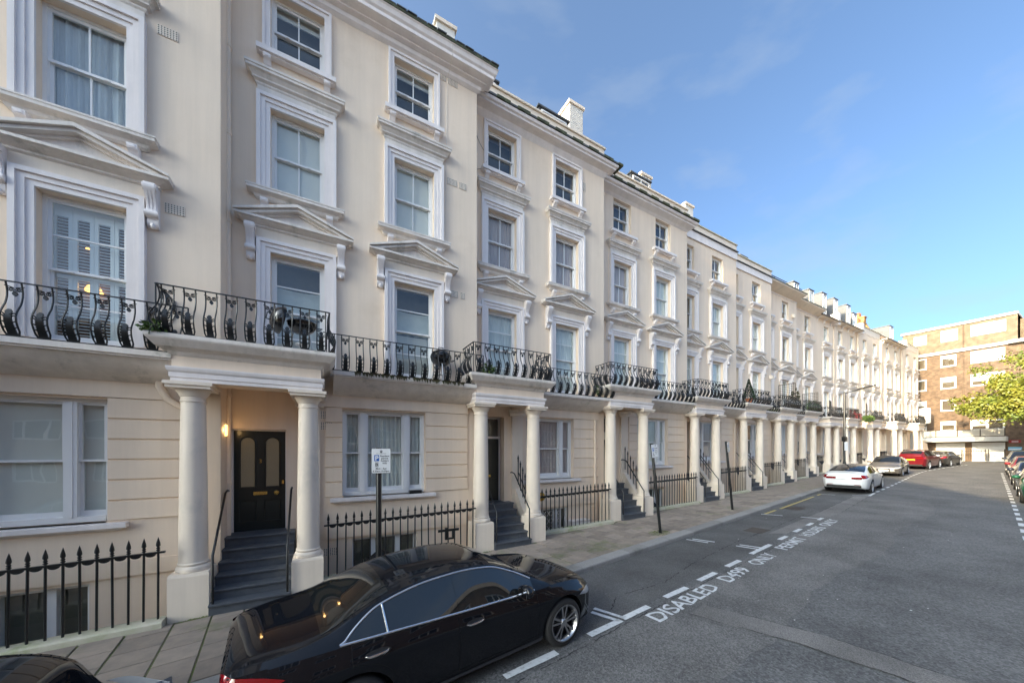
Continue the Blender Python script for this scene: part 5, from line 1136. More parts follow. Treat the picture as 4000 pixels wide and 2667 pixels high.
for a, b, c, d in FH + UPH:
    f = .13; wide = (b - a) > 1.5
    m = MB().box(-.03, .1, a, a + f, c, d).box(-.03, .1, b - f, b, c, d).box(-.03, .1, a + f, b - f, c, c + f).box(-.03, .1, a + f, b - f, d - f, d)
    if wide: m.box(-.03, .1, (a + b) / 2 - .1, (a + b) / 2 + .1, c + f, d - f)
    wn = obj('window', m, M['white'], fl)
    for (p, q) in ([(a + f, (a + b) / 2 - .1), ((a + b) / 2 + .1, b - f)] if wide else [(a + f, b - f)]):
        obj('pane', MB().quad((.06, q, c + f), (.06, p, c + f), (.06, p, d - f), (.06, q, d - f)), M['glass'], wn)
        lv = rnd.choice((0, 0, .3, .5)); 
        if (a, c) == (6.34, 15.3): lv = 1.0
        obj('room_backing', MB().quad((.125, p, c + f), (.125, q, c + f), (.125, q, d - f), (.125, p, d - f)), M['warmroom'] if lv < 1 else M['white'], wn)
        if 0 < lv < 1: obj('blind', MB().quad((.11, p, d - f - (d - c) * lv), (.11, q, d - f - (d - c) * lv), (.11, q, d - f), (.11, p, d - f)), M['trim'], wn)
# balcony deck over garages
obj('balcony_deck', MB().box(-1.5, .13, 6.2, 12.4, 3.75, 4.22), M['white'], fl)
br_ = obj('balcony_rail', MB().tube([(-1.42, 6.25, 5.06), (-1.42, 12.3, 5.02)], .03, 6), M['ironr'], fl)
for k in range(4): obj('balcony_panel', MB().box(-1.43, -1.40, 6.3 + k * 1.5, 6.3 + k * 1.5 + 1.42, 4.30, 4.98), M['balcglass'], br_)
for k in range(5): obj('balcony_post', MB().box(-1.45, -1.40, 6.24 + k * 1.5, 6.29 + k * 1.5, 4.2, 5.04), M['iron'], br_)
obj('garage_wall', MB().box(0.0, .12, 11.02, 13.6, 1.2, 3.75).box(0.0, .12, 8.50, 8.94, 1.2, 3.75).box(0.0, .12, 6.2, 6.38, 1.2, 3.75).box(-.1, .12, -14, 6.2, 1.2, 4.2), M['brick'], fl)
for (a, b) in ((8.95, 11.02), (6.39, 8.49)):
    gd = obj('garage_door', MB().box(.05, .1, a, b, 1.4, 3.62), M['white'], fl)
    for k in range(9): obj('garage_slat', MB().box(.03, .05, a + .02, b - .02, 1.6 + k * .22, 1.6 + k * .22 + .20), M['white'], gd)
    obj('handle', MB().box(.0, .03, (a + b) / 2 - .08, (a + b) / 2 + .08, 2.5, 2.53), M['iron'], gd)
obj('downpipe', MB().tube([(-.05, 9.05, 4.2), (-.05, 9.05, 16.8)], .05, 8), M['brick'], fl)
s1 = obj('name_sign', MB().box(-.14, -.1, 5.45, 6.17, 3.55, 3.85), M['signr'], None, (BX, 0, 0)); tag(s1, 'dark red name board on the flats wall above a light blue one', 'sign'); obj('sign_rule', MB().box(-.146, -.14, 5.6, 6.0, 3.73, 3.76).box(-.146, -.14, 5.6, 6.0, 3.63, 3.66), M['signw'], s1)
s2 = obj('notice_board', MB().box(-.14, -.1, 5.4, 6.2, 2.79, 3.13), M['signc'], None, (BX, 0, 0)); tag(s2, 'light blue and white notice board below the dark red one', 'sign'); obj('sign_rule', MB().box(-.146, -.14, 5.45, 6.15, 2.85, 2.95), M['signw'], s2)
# yard railing and gate in front of the garages
yg = empty('yard_gate', (61.4, 0, gz(61.4))); tag(yg, 'low dark railing and gate in front of the white garage doors', 'gate')
for yy in (9.0, 7.45, 7.3, 6.3): obj('post', MB().box(-.04, .04, yy - .04, yy + .04, 0, 1.25), M['ironr'], yg)
obj('rail', MB().box(-.02, .02, 6.3, 9.0, 1.02, 1.06), M['ironr'], yg)
for k in range(9): obj('gate_bar', MB().tube([(0, 7.55 + k * .17, .08), (0, 7.55 + k * .17, 1.22)], .012, 5), M['ironr'], yg)
# end garden wall with a curved top beside the last house
gw = obj('garden_wall', MB().prism_y([(58.8, .9), (62.3, .9), (62.3, 2.6)] + [(62.3 - 1.5 * math.sin(a), 2.6 + 1.3 * (1 - math.cos(a)) * .9) for a in [k * .2 for k in range(1, 8)]] + [(58.8, 3.8)], 11.35, 11.6), M['stucco'], None); tag(gw, 'cream garden wall with a sweeping curved top beside the last house', 'wall')
obj('wall_coping', MB().box(58.8, 60.8, 11.3, 11.65, 3.8, 3.86), M['stone'], gw)

# ---------------------------------------------------------------- tree in front of the flats
tr = empty('plane_tree', (55.2, 3.7, gz(55))); tag(tr, 'broad yellow green autumn tree at the right in front of the flats', 'tree'); tr.scale = (1.12, 1.12, 1.17)
r = random.Random(17); TRK = MB(); TRK.tube([(0, 0, -.3), (.03, .02, 1.2), (-.05, .1, 2.6), (.1, .05, 4.0)], [.30, .23, .19, .16], 10); tips = []
for k in range(15):
    a = k * 2.4 + r.uniform(-.3, .3); z0 = r.uniform(2.3, 4.0); ln = r.uniform(2.4, 5.0); el = r.uniform(.1, 1.05); pts = [(0, .05, z0)]
    for q in range(1, 6):
        t = q / 5; pts.append((ln * t * math.cos(a + .3 * math.sin(3 * t)) * math.cos(el), ln * t * math.sin(a + .3 * math.sin(3 * t)) * math.cos(el), z0 + ln * t * math.sin(el) * 1.35 - .4 * t * t))
    TRK.tube(pts, [.11, .085, .06, .04, .025, .012], 6); tips += [Vector(p) for p in pts[2:]]
TRK.tube([(.1, .05, 4.0), (.0, .2, 6.0), (.2, .1, 8.2)], [.16, .1, .03], 8); tips += [Vector((0, .2, z)) for z in (5.5, 6.5, 7.5, 8.3)]
obj('trunk', TRK, M['bark'], tr, smooth=50)
cl = []
for p in tips:
    for _ in range(3): cl.append((p + Vector((r.gauss(0, .55), r.gauss(0, .55), r.gauss(0, .4))), r.uniform(.45, .95)))
cl = [(c, s) for c, s in cl if c.z > 2.6]
LF = MB()
for c, s in cl:
    for _ in range(int(240 * s)):
        d = Vector((r.gauss(0, 1), r.gauss(0, 1), r.gauss(0, .55))).normalized() * s * r.uniform(.35, 1.0); p = c + d; n = (d.normalized() + Vector((r.gauss(0, .5), r.gauss(0, .5), .6))).normalized()
        u = n.cross(Vector((r.uniform(-1, 1), r.uniform(-1, 1), r.uniform(-1, 1)))).normalized(); v = n.cross(u); h = r.uniform(.07, .13)
        LF.add([p - u * h, p - v * h * .6, p + u * h, p + v * h * .6], [(0, 1, 2, 3)])
obj('crown', LF, M['leafy'], tr)

# ---------------------------------------------------------------- buildings behind the camera: one shows in reflections, the tall one is added to shade the street
def mansion(loc, rz, L_, dep, Ht, label, storeys, m='brickd', pitch=3.0, z0=-3):
    b = empty('mansion_or_shade_block', loc, rz); tag(b, label, 'building')
    sh = Ht / storeys; holes = []; n = int(L_ / pitch)
    for k in range(n):
        for s in range(storeys): c = pitch * (k + .5) + (L_ - n * pitch) / 2; holes.append((c - .85, c + .85, s * sh + sh * .32, s * sh + sh * .78))
    me = wall_holes(0, L_, z0, Ht, holes, .12); me.materials.append(M[m]); obj('wall', me, None, b)
    obj('block_body', MB().box(0, L_, .3, dep, z0, Ht - .01), M[m], b); obj('parapet', MB().box(-.05, L_ + .05, -.08, dep + .05, Ht, Ht + .3), M['stone'], b)
    for a, c, d, e in holes:
        fr = MB().box(-.85, -.77, .04, .12, 0, sh * .46).box(.77, .85, .04, .12, 0, sh * .46).box(-.77, .77, .04, .12, 0, .08).box(-.77, .77, .04, .12, sh * .46 - .08, sh * .46).box(-.3, -.22, .04, .12, .08, sh * .46 - .08).box(.22, .3, .04, .12, .08, sh * .46 - .08)
        wn = obj('window', lambda: fr, M['sash'], b, ((a + c) / 2, 0, d), key=('mw', Ht, storeys)); obj('pane', lambda: MB().quad((-.77, .09, .08), (.77, .09, .08), (.77, .09, sh * .46 - .08), (-.77, .09, sh * .46 - .08)), M['kettle'], wn, key=('mp', Ht, storeys))
    return b
mansion((30, 30 * .12 - 10.2, gz(12)), R(180 + 6.8), 58, 10, 9.4, 'brown brick mansion block with white windows along the opposite pavement, seen in reflections', 4)
# unseen tall block, added and turned to cast shade over this end
mansion((-36.0, 16.8, -1), R(210), 34, 10, 33.0, 'unseen tall pale block added behind the camera to shade the street', 10, 'stone')

# ---------------------------------------------------------------- cars (local: x forward from the rear bumper, y left, z up from the road)
def paint(name, col, metal=0.0, rough=0.32, flake=0.0):
    m = mat(name, col, rough, metal, coat=0.8 if max(col) < .02 else 1.0, spec=0.0 if max(col) < .02 else 0.3); return m
CP = dict(black=paint('black_car_paint', (0.006, 0.007, 0.010), 0.0, 0.25), white=paint('white_car_paint', (0.72, 0.73, 0.74), 0, 0.3), grey=paint('grey_metallic_paint', (0.17, 0.16, 0.15), 0.6, 0.35),
          red=paint('red_metallic_paint', (0.15, 0.006, 0.012), 0.35, 0.3), dark=paint('dark_bronze_paint', (0.035, 0.033, 0.03), 0.4, 0.3), green=paint('green_car_paint', (0.004, 0.075, 0.03), 0.2, 0.3), navy=paint('navy_car_paint', (0.012, 0.018, 0.035), 0.3, 0.3), red2=paint('bright_red_car_paint', (0.22, 0.012, 0.014), 0.0, 0.3))
M['autoglass'] = mat('dark_car_glass', (0.010, 0.012, 0.013), 0.02, spec=0.9); M['rubber'] = mat('tyre_rubber', (0.016, 0.016, 0.017), 0.75, bump=0.3, bs=80); M['alloy'] = mat('alloy_wheel', (0.55, 0.55, 0.56), 0.28, metal=1.0); M['darkalloy'] = mat('dark_alloy', (0.05, 0.05, 0.055), 0.35, metal=0.8)
M['chrome'] = mat('satin_chrome', (0.82, 0.83, 0.85), 0.14, metal=1.0); M['plastic'] = mat('black_trim_plastic', (0.012, 0.012, 0.013), 0.5); M['taillens'] = mat('red_tail_lens', (0.22, 0.004, 0.008), 0.08, coat=1.0); M['headlens'] = mat('clear_head_lens', (0.35, 0.37, 0.40), 0.06, coat=1.0)
M['seam'] = mat('panel_gap', (0.002, 0.002, 0.002), 0.9); M['platey'] = mat('yellow_number_plate', (0.75, 0.48, 0.02), 0.4); M['platew'] = mat('white_number_plate', (0.75, 0.75, 0.73), 0.4); M['amber'] = mat('amber_lens', (0.7, 0.22, 0.02), 0.15); M['fabric'] = mat('soft_top_fabric', (0.018, 0.018, 0.02), 0.9)

SALOON = dict(L=4.86, wb=(1.07, 4.00), R=0.335,
    zlo=[(0, .36), (.25, .25), (1, .20), (3.9, .20), (4.6, .21), (4.86, .30)], wlo=[(0, .66), (.2, .78), (1, .845), (4, .845), (4.6, .78), (4.86, .56)],
    zsh=[(0, .74), (.5, .80), (1.06, .82), (2.5, .77), (4, .74), (4.6, .66), (4.86, .54)], wsh=[(0, .70), (.06, .77), (.2, .85), (.5, .90), (1.06, .922), (2.5, .915), (4, .91), (4.45, .865), (4.72, .74), (4.86, .56)],
    zbe=[(0, .93), (.06, .97), (.3, 1.0), (.8, 1.01), (1.5, .995), (2.5, .955), (3.5, .92), (3.8, .915), (4.3, .86), (4.65, .76), (4.8, .68), (4.86, .60)], wbe=[(0, .62), (.06, .70), (.2, .765), (.5, .81), (1, .845), (2, .865), (3, .86), (3.8, .83), (4.4, .76), (4.7, .64), (4.86, .48)],
    zro=[(0, .95), (.06, .99), (.3, 1.03), (.62, 1.06), (.85, 1.10), (1.15, 1.205), (1.55, 1.315), (1.95, 1.375), (2.4, 1.39), (2.8, 1.36), (3.2, 1.22), (3.55, 1.04), (3.75, .955), (3.9, .93), (4.3, .88), (4.65, .78), (4.8, .695), (4.86, .61)],
    wro=[(0, .57), (.06, .64), (.3, .71), (.6, .735), (.9, .72), (1.3, .67), (1.7, .64), (2.2, .625), (2.8, .635), (3.2, .675), (3.6, .73), (3.8, .755), (4.3, .70), (4.65, .59), (4.86, .42)],
    ztop=[(0, .97), (.05, 1.02), (.3, 1.07), (.6, 1.09), (.80, 1.12), (1.1, 1.245), (1.45, 1.375), (1.85, 1.445), (2.3, 1.46), (2.75, 1.43), (3.1, 1.31), (3.45, 1.12), (3.68, 1.005), (3.85, .985), (4.3, .93), (4.6, .85), (4.78, .75), (4.86, .63)],
    rear=(.80, 1.50), front=(2.86, 3.64), dlo=(.95, 3.46), pil=(1.42, 2.22), seams=(1.05, 2.24, 3.48))
def vary(s, L=None, **kw):
    o = {k: (list(v) if isinstance(v, list) else v) for k, v in s.items()}; o.update(kw); return o
def zscale(s, f, fw=1.0, sx=1.0, base=.3):
    o = dict(s)
    for k in ('zlo', 'zsh', 'zbe', 'zro', 'ztop'): o[k] = [(x * sx, z if z < base else base + (z - base) * f) for x, z in s[k]]
    for k in ('wlo', 'wsh', 'wbe', 'wro'): o[k] = [(x * sx, w_ * fw) for x, w_ in s[k]]
    o['L'] = s['L'] * sx; o['wb'] = tuple(x * sx for x in s['wb'])
    for k in ('rear', 'front', 'dlo', 'pil', 'seams'): o[k] = tuple(x * sx for x in s[k])
    return o
FASTBACK = vary(SALOON, zro=[(0, .98), (.06, 1.02), (.3, 1.05), (.55, 1.09), (.9, 1.18), (1.3, 1.27), (1.7, 1.34), (2.1, 1.375), (2.5, 1.375), (2.9, 1.31), (3.3, 1.16), (3.65, 1.0), (3.85, .935), (4.3, .86), (4.65, .76), (4.8, .68), (4.86, .60)],
    ztop=[(0, 1.0), (.05, 1.06), (.25, 1.09), (.45, 1.11), (.8, 1.22), (1.2, 1.335), (1.6, 1.41), (2.05, 1.445), (2.45, 1.44), (2.85, 1.36), (3.2, 1.22), (3.6, 1.04), (3.78, .985), (4.3, .90), (4.6, .82), (4.78, .73), (4.86, .62)], rear=(.55, 1.45), front=(2.75, 3.72), dlo=(.95, 3.5))
HATCH = vary(SALOON, L=4.3, wb=(.78, 3.38), zlo=[(0, .36), (.25, .25), (1, .2), (3.3, .2), (4.1, .22), (4.3, .3)], wlo=[(0, .66), (.2, .78), (1, .83), (3.4, .83), (4.0, .76), (4.3, .5)],
    zsh=[(0, .80), (1, .82), (2.5, .78), (3.5, .74), (4.3, .55)], wsh=[(0, .74), (.08, .82), (.3, .88), (1, .9), (3.4, .9), (3.9, .86), (4.15, .74), (4.3, .55)], zbe=[(0, 1.0), (1, 1.01), (2.5, .95), (3.2, .92), (3.8, .86), (4.1, .77), (4.3, .62)], wbe=[(0, .68), (.3, .79), (1, .83), (2.5, .84), (3.2, .81), (3.8, .74), (4.1, .64), (4.3, .46)],
    zro=[(0, 1.04), (.15, 1.2), (.5, 1.36), (1, 1.42), (1.8, 1.43), (2.2, 1.39), (2.6, 1.25), (3.0, 1.04), (3.2, .95), (3.8, .88), (4.1, .79), (4.3, .63)], wro=[(0, .62), (.3, .64), (1, .59), (2, .58), (2.6, .64), (3.05, .72), (3.8, .66), (4.1, .57), (4.3, .4)],
    ztop=[(0, 1.06), (.1, 1.2), (.4, 1.40), (.9, 1.475), (1.6, 1.49), (2.1, 1.46), (2.5, 1.33), (2.9, 1.12), (3.12, 1.01), (3.7, .93), (4.05, .84), (4.2, .76), (4.3, .65)], rear=(.1, .42), front=(2.25, 3.05), dlo=(.35, 2.9), pil=(.85, 1.75), seams=(.95, 1.8, 2.95))
SUV = zscale(HATCH, 1.17, 1.03, 1.07, .2); SUV['R'] = .36

class Body:
    def __init__(s, S, fine=False):
        s.fine = fine; s.S = S; s.f = {k: pchip(S[k]) for k in ('zlo', 'wlo', 'zsh', 'wsh', 'zbe', 'wbe', 'zro', 'wro', 'ztop')}; s.c = {}
    def section(s, x):
        x = max(0, min(s.S['L'], x)); k = round(x, 4)
        if k in s.c: return s.c[k]
        v = {n: g(x) for n, g in s.f.items()}
        wl, zl, ws, zs, wb, zb, wr, zr, zt = v['wlo'], v['zlo'], v['wsh'], v['zsh'], v['wbe'], v['zbe'], v['wro'], v['zro'], v['ztop']
        wr = min(wr, wb - .005); zr = max(zr, zb + .004); zt = max(zt, zr + .004)
        C = [(0, zl), (wl * .93, zl), (wl, zl + .035), (wl + (ws - wl) * .55, zl + (zs - zl) * .40), (ws - .004, zs - (zs - zl) * .18), (ws, zs), (wb + (ws - wb) * .45, zs + (zb - zs) * .62), (wb, zb), (wr, zr), (wr * .78, zr + (zt - zr) * .52), (wr * .42, zr + (zt - zr) * .87), (0, zt)]
        seg = [1, 3, 7, 7, 6, 8, 7, 14, 5, 7, 7] if s.fine else [1, 2, 4, 4, 3, 4, 4, 7, 3, 4, 4]; out = [C[0]]; s.idx = [0]
        for i in range(len(C) - 1):
            p0 = C[max(i - 1, 0)]; p1 = C[i]; p2 = C[i + 1]; p3 = C[i + 2] if i + 2 < len(C) else (-C[-2][0], C[-2][1])
            sharp1 = i in (0, 1, 7, 8); sharp2 = i + 1 in (1, 7, 8)
            m1 = ((p2[0] - p0[0]) / 2, (p2[1] - p0[1]) / 2) if not sharp1 else (p2[0] - p1[0], p2[1] - p1[1])
            m2 = ((p3[0] - p1[0]) / 2, (p3[1] - p1[1]) / 2) if not sharp2 else (p2[0] - p1[0], p2[1] - p1[1])
            sc_ = min(1.0, 1.6 * math.hypot(p2[0] - p1[0], p2[1] - p1[1]) / max(1e-6, math.hypot(*m1))); m1 = (m1[0] * sc_, m1[1] * sc_)
            sc_ = min(1.0, 1.6 * math.hypot(p2[0] - p1[0], p2[1] - p1[1]) / max(1e-6, math.hypot(*m2))); m2 = (m2[0] * sc_, m2[1] * sc_)
            for k2 in range(1, seg[i] + 1):
                t = k2 / seg[i]; h1 = (1 + 2 * t) * (1 - t) ** 2; h2 = t * (1 - t) ** 2; h3 = t * t * (3 - 2 * t); h4 = t * t * (t - 1)
                out.append(tuple(h1 * p1[q] + h2 * m1[q] + h3 * p2[q] + h4 * m2[q] for q in (0, 1)))
            if i == 7 and sum(seg[:8]) == len(out) - 1: pass
            s.idx.append(len(out) - 1)
        s.c[k] = out; return out
    def side(s, x, z):                      # half width at height z (between the sill and the roof edge)
        o = s.section(x); r_ = s.idx[8]
        for a, b in zip(o[1:r_ + 1], o[2:r_ + 1]):
            if a[1] <= z <= b[1] or b[1] <= z <= a[1]:
                t = (z - a[1]) / (b[1] - a[1]) if abs(b[1] - a[1]) > 1e-7 else 0; return a[0] + (b[0] - a[0]) * t
        return o[r_][0] if z > o[r_][1] else o[2][0]
    def top(s, x, f):                       # f 0..1 from the roof edge to the centreline
        o = s.section(x); a = s.idx[8]; q = a + f * (len(o) - 1 - a); i = min(int(q), len(o) - 2); t = q - i
        return (o[i][0] + (o[i + 1][0] - o[i][0]) * t, o[i][1] + (o[i + 1][1] - o[i][1]) * t)
    def ztop_side(s, x): return s.section(x)[s.idx[8]][1]
    def zbelt(s, x): return s.section(x)[s.idx[7]][1]
    def mesh(s):
        L_ = s.S['L']; xs = [0, .012, .03, .06, .10] + [.15 + (L_ - .30) * i / (140 if s.fine else 84) for i in range(141 if s.fine else 85)] + [L_ - .10, L_ - .06, L_ - .03, L_ - .012, L_]
        V = []; F = []; n = None
        for x in xs:
            o = s.section(x); ring = [(x, -y, z) for y, z in o] + [(x, y, z) for y, z in o[1:-1][::-1]]; n = len(ring); V += ring
        for i in range(len(xs) - 1):
            for j in range(n): k = (j + 1) % n; F.append((i * n + j, (i + 1) * n + j, (i + 1) * n + k, i * n + k))
        F.append(tuple(range(n))); F.append(tuple(range((len(xs) - 1) * n, len(xs) * n))[::-1])
        me = bpy.data.meshes.new('body'); me.from_pydata(V, [], F); bm = bmesh.new(); bm.from_mesh(me); bmesh.ops.recalc_face_normals(bm, faces=bm.faces); bm.to_mesh(me); bm.free(); return me
    def patch(s, x0, x1, lo, hi, off, nx=40, nz=10, side=1, thick=0.0):
        m = MB()
        def P(x, t):
            z = lo(x) + (hi(x) - lo(x)) * t; return (x, side * -(s.side(x, z) + off), z)
        X = [x0 + (x1 - x0) * i / nx for i in range(nx + 1)]
        for a, b in zip(X, X[1:]):
            if hi(a) - lo(a) < 1e-3 and hi(b) - lo(b) < 1e-3: continue
            for k in range(nz): m.quad(P(a, k / nz), P(b, k / nz), P(b, (k + 1) / nz), P(a, (k + 1) / nz))
        return m
    def toppatch(s, x0, x1, f0, off, nx=24, nf=8, curve=0.0):
        m = MB()
        def P(x, q):
            f = abs(q); sg = -1 if q < 0 else 1; y, z = s.top(x, 1 - (1 - f0) * f); return (x, sg * y, z + off)
        qs = [-1 + 2 * k / (2 * nf) for k in range(2 * nf + 1)]
        for i in range(nx):
            for qa, qb in zip(qs, qs[1:]):
                g = lambda i, q: x0 + (x1 - x0) * i / nx + curve * (q * q) * (1 - 2 * i / nx if curve else 1)
                xa, xb = x0 + (x1 - x0) * i / nx, x0 + (x1 - x0) * (i + 1) / nx
                m.quad(P(xa, qa), P(xb, qa), P(xb, qb), P(xa, qb))
        return m

def wheel(car, x, y, side, rad, style, det=True):
    w_ = empty('wheel', (x, y, rad), 0, car); W2 = .112
    prof = [(rad - .095, -W2), (rad - .05, -W2 - .006), (rad - .015, -W2 + .012), (rad, -W2 + .04), (rad, W2 - .04), (rad - .015, W2 - .012), (rad - .05, W2 + .006), (rad - .095, W2)]
    obj('tyre', lambda: MB().lathe(prof, 40, cap=False), M['rubber'], w_, rot=(R(90), 0, 0), key=('tyre', rad), smooth=40)
    def rim():
        m = MB(); ri = rad - .085
        m.lathe([(ri - .02, .02), (ri - .02, W2 - .015), (ri + .004, W2 + .002), (ri + .004, W2 + .008), (ri - .012, W2 + .006), (ri - .03, W2 - .02), (ri - .035, .03)], 40, cap=False)
        m.lathe([(.0, .0), (.055, .0), (.06, W2 - .035), (.045, W2 - .015), (0, W2 - .01)], 16)
        n = {'star': 5, 'multi': 10, 'five': 5}[style]
        for k in range(n):
            a = 2 * math.pi * k / n + .3; ca, sa = math.cos(a), math.sin(a)
            for sp in ((-1, 1) if style == 'star' else (0,)):
                w0, w1 = (.020, .030) if style == 'star' else ((.014, .018) if style == 'multi' else (.034, .052)); o0, o1 = (.012 * sp, .048 * sp)
                pts = [(.045, o0 - w0 / 1), (.045, o0 + w0), (ri - .012, o1 + w1), (ri - .012, o1 - w1)]
                if style == 'star': pts = [(.045, o0 - .014), (.045, o0 + .014), (ri - .012, o1 + .013), (ri - .012, o1 - .013)]
                vs = []
                for zz in (W2 - .055, W2 - .012):
                    for (rr, tt) in pts: z2 = zz + (-.012 if rr < .1 else .004); vs.append((rr * ca - tt * sa, rr * sa + tt * ca, z2))
                m.add(vs, [(4, 5, 6, 7), (3, 2, 1, 0), (0, 1, 5, 4), (1, 2, 6, 5), (2, 3, 7, 6), (3, 0, 4, 7)])
        return m
    r_ = obj('rim', rim, M['alloy'], w_, rot=(R(90 if side < 0 else -90), 0, 0), key=('rim', rad, style), smooth=35)
    obj('brake_disc', lambda: MB().lathe([(0, -.02), (rad - .10, -.02), (rad - .10, .0), (.15, .005), (0, .005)], 24), M['darkalloy'], w_, rot=(R(90 if side < 0 else -90), 0, 0), key=('disc', rad))
    return w_

def car(name, S, pc, loc, heading, label, rims='five', trim='chrome', roof=None, det=2, tail='side', face=None, plate=None, group='parked cars'):
    B = Body(S, group == 'hero' or name == 'black_saloon'); L_ = S['L']; rad = S['R']; C_ = empty(name, loc, heading); tag(C_, label, 'car', group)
    C_.rotation_euler = (0, -math.atan(0.027) * math.cos(heading), heading)
    me = B.mesh(); me.materials.append(CP[pc]); me.materials.append(M['plastic'])
    tmp = bpy.data.objects.new('tmp', me); COL.objects.link(tmp); cut = []
    for ax in S['wb']:
        for sd in (-1, 1):
            cm = MB(); n = 40; ra = rad + .052; ya, yb = (.56, 1.2)
            cm.add([(ax + ra * math.cos(2 * math.pi * k / n), sd * yy, rad + .01 + ra * math.sin(2 * math.pi * k / n)) for yy in (ya, yb) for k in range(n)], [(k, (k + 1) % n, n + (k + 1) % n, n + k) for k in range(n)] + [tuple(range(n)), tuple(range(n, 2 * n))])
            cme = cm.mesh('cut'); co = bpy.data.objects.new('cut', cme); COL.objects.link(co); cme.materials.append(M['plastic']); cut.append(co)
            md = tmp.modifiers.new('b', 'BOOLEAN'); md.operation = 'DIFFERENCE'; md.solver = 'EXACT'; md.object = co
            if hasattr(md, 'material_mode'): md.material_mode = 'TRANSFER'
    dg = bpy.context.evaluated_depsgraph_get(); nm = bpy.data.meshes.new_from_object(tmp.evaluated_get(dg)); bpy.data.objects.remove(tmp)
    for co in cut: bpy.data.objects.remove(co)
    nm.shade_smooth(); nm.set_sharp_from_angle(angle=R(38))
    body = obj('body', nm, None, C_)
    for ax in S['wb']:
        for sd in (-1, 1): wheel(C_, ax, sd * (B.f['wsh'](ax) - .125), sd, rad, rims)
    # glass
    rr = S['rear']; ff = S['front']
    obj('rear_window', B.toppatch(rr[0], rr[1], .10, .004), M['autoglass'], C_, smooth=60)
    obj('windscreen', B.toppatch(ff[0], ff[1], .08, .004), M['autoglass'], C_, smooth=60)
    if roof == 'glass': obj('glass_roof', B.toppatch(rr[1] + .015, ff[0] - .015, .12, .004), M['autoglass'], C_, smooth=60)
    if roof == 'soft': obj('soft_top', B.toppatch(rr[1] - .3, ff[0] - .03, .0, .008), M['fabric'], C_, smooth=60)
    d0, d1 = S['dlo']; p1, p2 = S['pil']; e0 = .42 if det else .3
    lo = lambda x: B.zbelt(x) + .012
    def hi(x): return max(lo(x), B.ztop_side(x) - .028 - .10 * max(0, (d0 + .38 - x) / .38) ** 1.5 )
    for sd in (1, -1):
        obj('pillar_trim', B.patch(d0, d1, lo, hi, .0015, 90, 14, sd), M['autoglass'] if det else M['plastic'], C_, smooth=60)
        for (a, b) in ((d0 + .015, p1 - .012), (p1 + .012, p2 - .055), (p2 + .045, d1 - .02)):
            obj('side_window', B.patch(a, b, lambda x: lo(x) + .012, lambda x: max(lo(x) + .012, hi(x) - .014), .0055, 40, 14, sd), M['autoglass'], C_, smooth=60)
        if trim == 'chrome':
            X = [d0 + (d1 - d0) * k / 50 for k in range(51)]
            up = [(x, sd * -(B.side(x, hi(x)) + .004), hi(x)) for x in X]; dn = [(x, sd * -(B.side(x, lo(x)) + .006), lo(x) - .004) for x in X]
            obj('window_trim', MB().tube(up, .012, 8).tube(dn, .014, 8), M['chrome'], C_, smooth=60)
            xq = p1; obj('quarter_divider', MB().tube([(xq + .06 * (z - lo(xq)) * -1.2, sd * -(B.side(xq, z) + .008), z) for z in [lo(xq) + (hi(xq) - lo(xq)) * k / 6 for k in range(7)]], .011, 6), M['chrome'], C_)
        # doors
        sA, sB, sC = S['seams']; ax = S['wb'][0]; zb = lambda x: S['zlo'][2][1] + .10
        arch = lambda x: (rad + .03 + math.sqrt(max(0, (rad + .11) ** 2 - (x - ax) ** 2))) if abs(x - ax) < rad + .11 else 0
        for (a, b, hx) in ((sA + .005, sB - .005, sA + .12), (sB + .005, sC - .005, sB + .10)):
            lo2 = lambda x: max(zb(x), arch(x)); hi2 = lambda x: max(lo2(x), B.zbelt(x) - .012)
            obj('door_gap', B.patch(a - .006, b + .006, lambda x: lo2(x) - .006, lambda x: hi2(x) + .004, .0012, 34, 12, sd), M['seam'], C_, smooth=60)
            d_ = obj('door', B.patch(a, b, lo2, hi2, .003, 34, 14, sd), CP[pc], C_, smooth=60)
            zh = B.zbelt(hx + .1) - .13; yy = lambda x, z: -sd * (B.side(x, z) + .028)
            if det == 2: obj('handle_recess', B.patch(hx - .02, hx + .24, lambda x: zh - .035 * math.sqrt(max(0, 1 - ((x - hx - .11) / .13) ** 2)), lambda x: zh + .035 * math.sqrt(max(0, 1 - ((x - hx - .11) / .13) ** 2)), .0045, 20, 4, sd), M['plastic'], d_)
            obj('handle', MB().tube([(hx, yy(hx, zh) + sd * .026, zh - .004), (hx + .03, yy(hx + .03, zh), zh - .004), (hx + .12, yy(hx + .12, zh) - sd * .004, zh), (hx + .19, yy(hx + .19, zh), zh + .004), (hx + .215, yy(hx + .215, zh) + sd * .026, zh + .006)], [.008, .012, .013, .012, .008], 7), M['chrome'] if trim == 'chrome' else CP[pc], d_, smooth=50)
        # door mirror
        mx_ = S['front'][1] - .42; zm = B.zbelt(mx_) + .075; ym = -sd * (B.side(mx_, B.zbelt(mx_)) + .11)
        bm = bmesh.new(); bmesh.ops.create_uvsphere(bm, u_segments=18, v_segments=10, radius=1)
        for v in bm.verts: v.co = Vector((v.co.x * .12 * (1.0 if v.co.x > 0 else .35), v.co.y * .125, v.co.z * .08 * (1.1 if v.co.z > 0 else .9)))
        mm = bpy.data.meshes.new('mirror'); bm.to_mesh(mm); bm.free(); mm.shade_smooth(); mm.materials.append(CP[pc])
        mo_ = obj('door_mirror', mm, None, C_, (mx_, ym, zm)); obj('mirror_glass', MB().box(-.040, -.036, -.085, .085, -.045, .05), M['mirrorglass'], mo_)
        obj('mirror_arm', MB().tube([(0, sd * .10, -.07), (0, 0, -.04)], .02, 6), M['plastic'], mo_)
        # lamps
        zt_ = B.zbelt(.2)
